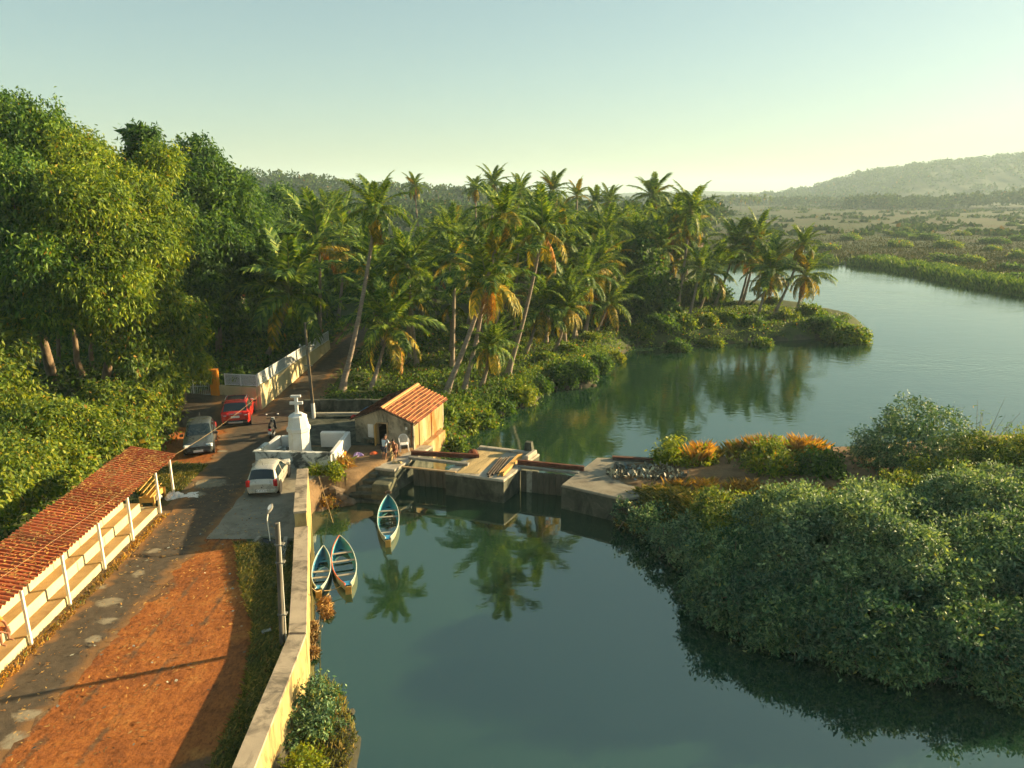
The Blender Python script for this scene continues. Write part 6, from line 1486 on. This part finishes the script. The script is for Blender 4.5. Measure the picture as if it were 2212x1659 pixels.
def sprigs(lb, px, py, n, h, seed):
    g = at(px, py, -.1); r = random.Random(seed); t = thing('tall_sprigs', lb, 'plant', (g.x, g.y, hz(g.x, g.y)))
    m = MB(); P = []
    for k in range(n):
        a = r.uniform(0, 6.3); e = Vector((math.cos(a)*h*.35*r.random()+.35*h*.5, math.sin(a)*h*.3, h*r.uniform(.6, 1.1))); m.tube([(0, 0, -.1), e*.5+Vector((0, 0, .15)), e], [.02, .014, .005], 4)
        for q in range(14): f = r.uniform(.35, 1); P.append(e*f+Vector((r.gauss(0, .12), r.gauss(0, .12), r.gauss(0, .10))))
    m.build('stems', M['bark'], t, False); V = leaf_quads(np.array(P), unit(rg.normal(size=(len(P), 3))), .26, .035, rg, .3); link('leaves', npmesh('leaves', V, np.arange(len(V)).reshape(-1, 4), M['bank']), t)
sprigs('tall airy bamboo like sprigs right of the feathery thorn bush', 2105, 1010, 12, 3.6, 3)
sprigs('short bare sprigs at the right picture edge beyond the mangroves', 2165, 1005, 6, 2.4, 5)

# mangroves in the pool
MG = 'mangroves along the pool'
mang = [
 ('small mangrove hugging the littered abutment', [lobe(1350, 1140, 31.8, 26), lobe(1390, 1165, 30.8, 32), lobe(1430, 1140, 31.3, 28)]),
 ('mangrove with hanging branches next to the abutment one', [lobe(1435, 1200, 29, 38), lobe(1500, 1180, 29, 50), lobe(1490, 1240, 27.4, 40)]),
 ('mangrove with sunlit yellow crest at the edge of the dirt path', [lobe(1555, 1150, 29.5, 66), lobe(1640, 1135, 29.5, 62), lobe(1580, 1200, 27.8, 72)]),
 ('mangrove bulging farthest left over the open pool', [lobe(1580, 1280, 25.5, 95), lobe(1560, 1360, 24, 80), lobe(1640, 1400, 23, 85)]),
 ('broad mangrove in the middle of the thicket', [lobe(1710, 1230, 27, 110), lobe(1750, 1330, 25, 115), lobe(1690, 1310, 25.3, 90)]),
 ('mangrove overhanging the water, nearest the camera in the middle', [lobe(1740, 1440, 22.5, 95), lobe(1840, 1430, 22, 105), lobe(1930, 1490, 20.8, 70)]),
 ('pale topped mangrove behind the nearest ones', [lobe(1870, 1280, 25.5, 120), lobe(1960, 1350, 23.5, 115), lobe(1900, 1190, 28, 100)]),
 ('mangrove at the bottom right above the dark water', [lobe(2060, 1440, 21, 105), lobe(2150, 1470, 20.3, 95), lobe(2230, 1440, 20.6, 110)]),
 ('sunlit mangrove along the far side of the thicket', [lobe(1960, 1105, 31, 74), lobe(2050, 1075, 32, 80), lobe(1880, 1130, 30, 60)]),
 ('wide mangrove at the right picture edge', [lobe(2080, 1190, 28, 115), lobe(2190, 1160, 28.5, 120), lobe(2130, 1300, 24.5, 120)]),
 ('sunlit yellowish mangrove in the far right corner of the thicket', [lobe(2150, 1030, 33.5, 80), lobe(2240, 1030, 33.5, 90), lobe(2300, 1120, 30, 110)]),
 ('mangrove partly cut by the right picture edge', [lobe(2250, 1300, 24, 120), lobe(2320, 1250, 26, 130)])]
for mi, (lb, lo) in enumerate(mang):
    c = sum((Vector(q[0]) for q in lo), Vector())/len(lo); b = Vector((c.x, c.y+.4, max(WATER-.3, hz(c.x, c.y+.4))))
    lo = [((q[0][0], q[0][1], max(q[0][2], WATER+.55+q[3]*.45)), q[1]*1.16, q[2]*1.16, q[3]*.98) for q in lo]
    dzm = [0, -.1, .3, -.3, .5, -.2, .6, -.3, .2, .4, .3, 0][mi]; lo = [((q[0][0], q[0][1], q[0][2]+(dzm if q[0][2]+dzm > WATER+.8 else 0)), q[1]*.93, q[2]*.93, q[3]) for q in lo]
    tree('mangrove', lb, lo, b, ['mangrove', 'mangrove_pale', 'mangrove_sun', 'mangrove', 'mangrove_pale', 'mangrove', 'mangrove_pale', 'mangrove', 'mangrove_sun', 'mangrove_pale', 'mangrove_sun', 'mangrove'][mi], rg, 17, 12, .13, .165, .068, .05, MG, True, .07, 'tree', keep=lambda p: p[:, 2] > WATER+.12)
# low shrub on the mud by the wall
lo = [lobe(650, 1535, 18.6, 50), lobe(690, 1510, 18.8, 45), lobe(640, 1590, 17.6, 45), lobe(700, 1560, 17.9, 45)]
tree('mangrove_shrub', 'small leafy mangrove shrub on the mud against the river wall', lo, (-5.5, 18.2, WATER), 'mangrove', rg, 26, 11, .10, .12, .055, .05, None, True, .04, 'shrub', core=False)
lo = [lobe(660, 1650, 16.2, 40), lobe(610, 1670, 16.4, 40)]
tree('mangrove_shrub', 'bright young mangrove shoots at the bottom picture edge', lo, (-5.6, 15.6, WATER), 'lime', rg, 22, 10, .10, .13, .055, .05, None, True, .03, 'shrub', core=False)
# plants on the rocks below the shrine
shrub('tuft of dry orange grass hanging below the shrine', 738, 1005, 15, 'drygrass', None, .30, .03, 16, -.2, .9, 'grass_tuft', .8)
shrub('red leaved tuft on the rocks beside the steps', 706, 1052, 11, 'drygrass', None, .16, .05, 16, -.6, .8, 'grass_tuft', .5)
shrub('green leafy weed growing on the rocks below the shrine', 722, 1035, 11, 'lime', None, .15, .08, 14, -.5, .8, 'weed')
shrub('yellow tuft between river wall and shrine rocks', 682, 1030, 9, 'lime', None, .16, .04, 12, -.3, .9, 'weed')
for i, (px, py, r, lb) in enumerate([(530, 830, 20, 'potted garden plant trailing over the front railing'), (515, 815, 16, 'second garden plant trailing over the railing'), (548, 822, 16, 'small plant at the railing corner')]):
    c = aty(px, py, 47.0); rr = r*depth(c)/FOC; tree('garden_plant', lb, [((c.x, c.y, c.z), rr, rr*.6, rr)], (c.x, c.y+.4, hz(c.x, c.y)), 'bank', rg, 14, 8, .12, .22, .06, .6, None, True, .03, 'plant', core=False)

# ------------------------------------------------------------------ ground cover, grass, litter (nobody could count these)
def stuff(name, label, V, mat): o = link(name, npmesh(name, V, np.arange(len(V)).reshape(-1, 4), M[mat])); return tag(o, label, kind='stuff')
def scatter(n, poly, rng):
    P = np.array(poly); lo_, hi = P.min(0), P.max(0); out = []
    while len(out) < n:
        q = rng.uniform(lo_, hi, (n*3, 2)); q = q[poly_sd(q[:, 0], q[:, 1], poly) > 0]; out += list(q)
    return np.array(out[:n])
def cover(n, poly, hmax, rng, per=9, cr=.25, L_=.3, Wd=.12, droop=.2):
    C = scatter(n, poly, rng); k = (.35+.65*(.5+.5*vnoise(C[:, 0], C[:, 1], .9, 4))); Z = land(C[:, 0], C[:, 1])[0]
    P = np.repeat(np.c_[C, Z], per, 0); P = P+rng.normal(size=P.shape)*np.array([cr, cr, .05]); P[:, 2] += rng.uniform(0, 1, len(P))*hmax*np.repeat(k, per)
    N = unit(rng.normal(size=P.shape)*.5+np.array([0, 0, 1])); return leaf_quads(P, N, L_, Wd, rng, droop, .8)
def tufts(n, poly, rng, s=1.3, th=.12, seed=3):
    C = scatter(n, poly, rng); return C[vnoise(C[:, 0], C[:, 1], s, seed) > th]
def blades(C, h, w, rng, lean=.35):
    n = len(C); Z = land(C[:, 0], C[:, 1])[0]; P = np.c_[C, Z]; a = rng.uniform(0, 6.28, n); hh = h*rng.uniform(.5, 1.3, n)
    d = np.c_[np.cos(a), np.sin(a), np.zeros(n)]; s = np.c_[-np.sin(a), np.cos(a), np.zeros(n)]*(w*rng.uniform(.7, 1.3, n))[:, None]; up = np.array([0, 0, 1.0])
    mid = P+up*(hh*.6)[:, None]+d*(hh*lean*.3)[:, None]; tip = P+up*(hh*.95)[:, None]+d*(hh*lean)[:, None]
    return np.stack([P-s, P+s, mid+s*.7, tip], 1).reshape(-1, 3)
G1 = [(-13.2, 47), (-8.6, 46.4), (-4.6, 44.5), (2.0, 52.6), (8.5, 63), (13.5, 72), (26, 75.5), (36, 79), (40, 84), (32, 92), (26, 100), (10, 95), (-13, 80)]
stuff('undergrowth', 'leafy undergrowth covering the floor of the palm grove', cover(7200, G1, .5, rg, 9, .28, .28, .11), 'under')
G2 = [(-5.3, 43.0), (-4.0, 41.4), A2(1000, 950), A2(1085, 895), A2(1190, 845), A2(1300, 800), A2(1340, 772), (9.0, 68), (2, 58), (-4.5, 47.5)]
stuff('bank_weeds', 'sunlit weeds and creepers on the grove bank', cover(3000, G2, .42, rg, 9, .22, .22, .10), 'bank')
G3 = [(-19.6, 47.4), (-17.4, 47.2), (-16.6, 61), (-16.2, 75), (-45, 75), (-60, 50), (-50, 26), (-21, 26), (-18.0, 30), (-19, 36), (-23.5, 41), (-23.5, 47)]
stuff('undergrowth', 'shaded undergrowth on the forest floor left of the road', cover(5200, G3, .7, rg, 8, .35, .42, .17), 'under')
gw = [(-9.5, 27.0), (-11.6, 27.3), (-10.2, 24.0), (-8.8, 21.4), (-7.9, 18), (-7.65, 14), (-7.7, 10), (-6.95, 10), (-6.95, 14.6), (-7.15, 20), (-7.9, 23), (-9.1, 27)]
stuff('grass', 'scruffy grass strip along the river wall', blades(scatter(17000, gw, rg), .16, .012, rg, .8), 'grass')
ge = [(-17.2, 31.5), (-16.2, 32.3), (-16.3, 36), (-18.2, 36.4), (-18.8, 33)]
stuff('grass', 'low weeds between the shelter end and the grey hatchback', blades(scatter(4500, ge, rg), .16, .016, rg, .8), 'grass')
sv_ = [(-15.45, 12), (-14.95, 12), (-15.2, 22), (-15.6, 30), (-15.95, 30), (-15.6, 22)]
stuff('grass', 'thin verge of yellow grass along the shelter plinth', blades(scatter(2200, sv_, rg), .11, .014, rg, .9), 'drygrass')
gd1 = [(7.5, 33.2), (11, 31.5), (16, 31.5), (15.5, 33), (10.5, 33.6)]
stuff('dry_grass', 'fringe of golden dry grass along the front of the causeway', blades(tufts(7000, gd1, rg, 2.0, .15), .5, .018, rg, .7), 'drygrass')
gd2 = [(8.0, 38.4), (9, 36.4), (13.5, 36.6), (17.5, 37.8), (17, 40), (12, 39.4)]
stuff('dry_grass', 'tall orange dry grass at the back of the causeway', blades(tufts(9000, gd2, rg, 1.5, .22), .9, .020, rg, .6), 'drygrass')
stuff('grass', 'green and straw tufts between the dry grass of the causeway', blades(tufts(9000, gd2, rg, 1.9, .2, 9), .5, .02, rg, .7), 'grass')
gd3 = [(5.2, 31.2), (8.5, 29.8), (11, 31), (8, 33), (5.2, 33)]
stuff('grass', 'matted grass hanging over the abutment edge', blades(scatter(7000, gd3, rg), .35, .018, rg, 1.0), 'grass')
mp_ = [(-6.3, 20.4), (-5.6, 20.0), (-4.9, 18.8), (-4.5, 17.5), (-4.6, 14), (-6.3, 12)]
stuff('mud_weeds', 'thin stalks and weeds on the mud below the river wall', blades(scatter(2600, mp_, rg), .22, .010, rg, .6), 'grass')
for k in range(16):
    q = scatter(1, mp_, rg)[0]; tag(boulder((q[0], q[1], WATER+.12), rg.uniform(.05, .16), 300+k, M['mud']), 'small muddy stone on the mud below the river wall', 'stone', 'stones on the mud')
P = scatter(700, [(4.9, 34.6), (8.3, 34.0), (9.3, 34.8), (8.2, 36.2), (5.4, 36.2)], rg); Z = land(P[:, 0], P[:, 1])[0]
P3 = np.c_[P, np.maximum(Z, TOP)+rg.uniform(.02, .16, len(P))]
stuff('rubbish', 'heap of grey and white rubbish on the abutment', leaf_quads(P3, unit(rg.normal(size=P3.shape)*.8+np.array([0, 0, 1])), .26, .14, rg, .1), 'trash')
for k in range(5):
    a = gz(1318, 990, TOP); b = gz(1430, 997, TOP); o_ = Vector((.03*k, -.14*k if k < 3 else -.14*(k-3)-.05, .05+(.10 if k > 2 else 0)))
    m = MB(); d = b-a; m.box((a+b)/2+o_, (d.length*(.9+.03*k), .13, .07), math.atan2(d.y, d.x)); tag(m.build('timber_plank', M['darkwood' if k != 4 else 'rust']), 'dark plank of the stack on the abutment back edge', 'plank', 'planks stacked on the abutment')
def flat_bits(n, poly, L_, Wd, rng, lift=.02):
    P = scatter(n, poly, rng); Z = land(P[:, 0], P[:, 1])[0]+lift; P3 = np.c_[P, Z+rng.uniform(0, .01, n)]
    return leaf_quads(P3, np.tile(np.array([0, 0, 1.0]), (n, 1))+rng.normal(size=(n, 3))*.08, L_, Wd, rng, 0, .9)*1.0
def lay(V, poly=None):                                     # keep bits lying flat
    Q = V.reshape(-1, 4, 3).copy(); z0 = Q[:, :1, 2]; Q[:, :, 2] = z0+(Q[:, :, 2]-z0)*.12+.006; return Q.reshape(-1, 3)
stuff('leaf_litter', 'dry leaves and scraps scattered over road and yard', lay(flat_bits(1500, [(-15.2, 12), (-9.5, 12), (-9.6, 27), (-12.8, 35), (-16, 34), (-15.5, 26)], .16, .05, rg, .035)), 'litter')
stuff('leaf_litter', 'pale scraps of paper and plastic on the yard', lay(flat_bits(120, [(-14.6, 13), (-7.6, 13), (-8.8, 26), (-13, 33), (-15.5, 33)], .13, .09, rg, .04)), 'trash')
n = 2600; a = np.sort(rg.beta(2.6, 1.2, n))*(RB-RA)+RA; v = rg.uniform(0, 1, n)
S = np.array([(SA+sd_*q+sn*(of0+wr*w_)).to_tuple() for q, w_ in zip(a, v)]); Zr = zf+(zb-zf)*v+.045
stuff('leaf_litter', 'dry leaves lying on the red corrugated roof', lay(leaf_quads(np.c_[S, Zr], np.tile(np.array([0, 0, 1.0]), (n, 1)), .20, .07, rg, 0, .9)), 'litter')
# reeds and shrubs of the marsh
def edge_pts(poly, n, rng, a, b, off=(0, 2)):
    out = []
    seg_ = [(np.array(poly[i]), np.array(poly[i+1])) for i in range(a, b)]; ln = np.array([np.linalg.norm(q-p) for p, q in seg_]); cum = np.cumsum(ln)/ln.sum()
    for _ in range(n):
        i = int(np.searchsorted(cum, rng.uniform())); p, q = seg_[i]; d = (q-p)/ln[i]; nrm = np.array([-d[1], d[0]]); out.append(p+(q-p)*rng.uniform()+nrm*rng.uniform(*off))
    return np.array(out)
iF = RIVER.index((44, 157)); E_pts = edge_pts(RIVER, 15000, rg, iF-1, iF+8, (-1, 8)); stuff('reeds', 'green reed belt along the far river bank', blades(E_pts, 1.5, .10, rg, .5), 'reed')
n = 26000; yy = 112+np.abs(rg.normal(size=n))*80; xx = yy*rg.uniform(.26, .78, n); C = np.c_[xx, yy]; okk = (poly_sd(C[:, 0], C[:, 1], RIVER) < -2) & (C[:, 0] > 40)
stuff('marsh_grass', 'brown and green tussocks across the marsh', blades(C[okk], .6, .11, rg, .8), 'marshgrass')
put = []; k = 0
while len(put) < 46 and k < 3000:
    k += 1; y = 118+rg.uniform(0, 1)**2*230; x = y*rg.uniform(.27, .76)
    if poly_sd(np.array([x]), np.array([y]), RIVER)[0] > -5: continue
    put.append((x, y)); r = rg.uniform(.7, 1.8)*(1 if y < 200 else 1.3); b = Vector((x, y, hz(x, y)))
    tree('marsh_shrub', 'low green shrub dotted over the brown marsh', [((x, y, b.z+r*.25), r*1.5, r*1.2, r*.6), ((x+r, y, b.z+r*.15), r*.9, r*.8, r*.45)], b, 'bank' if k % 3 else 'darktree', rg, 2.4, 8, .3, .5, .25, .1, 'low shrubs of the marsh', False, .08, 'shrub', core=False)
for i, (px, py, w, h, lb) in enumerate([(2170, 428, 60, 2.5, 'bright sliver of open water far out on the marsh'), (1750, 543, 26, .9, 'thin bright pool crossing the marsh')]):
    c = at(px, py, -.9); wd = w*depth(c)/FOC; blob('marsh_pool', (c.x, c.y), wd, max(2.2, wd*.35 if i == 0 else 1.6), 0, .22, M['water'], None, 7+i); o = bpy.context.scene.objects[[q.name for q in COL.objects if q.name.startswith('marsh_pool')][-1]]; tag(o, lb, kind='structure')
# house glimpsed in the wood
def house(lb, c, w, d, h, rz):
    t = thing('house', lb, 'house', c, rz); MB().box((0, 0, h/2), (w, d, h)).build('wall', M['cream'], t, False)
    for s in (-1, 1):
        m = MB(); m.grid(lambda u, v: ((u-.5)*(w+.8), s*(v*(d/2+.5)), h+1.3-v*1.45+.03*math.sin(u*60)), 60, 6, False); m.build('roof_slope', M['tile'], t, False)
    for x in (-w*.3, w*.3):
        f = MB().box((x, -d/2-.02, h*.52), (1.0, .06, 1.1)).build('window', M['whitemetal'], t, False); MB().box((x, -d/2-.052, h*.52), (.8, .012, .9)).build('pane', M['glass'], f, False)
    MB().box((0, -d/2-.02, h*.40), (.9, .06, h*.8)).build('door', M['darkwood'], t, False)
q = aty(425, 640, 66); house('tiled house half hidden in the dark wood behind the gate', (q.x, 67, hz(q.x, 67)), 8, 6, 4.2, .2)
q = aty(1325, 705, 92); house('low tiled house glimpsed between trunks at the bank bend', (q.x, 92, hz(q.x, 92)), 9, 5, 2.4, -.3)
if False: house('low house in the shade deep inside the grove', (q.x, 88, hz(q.x, 88)), 8, 5, 2.4, .1)
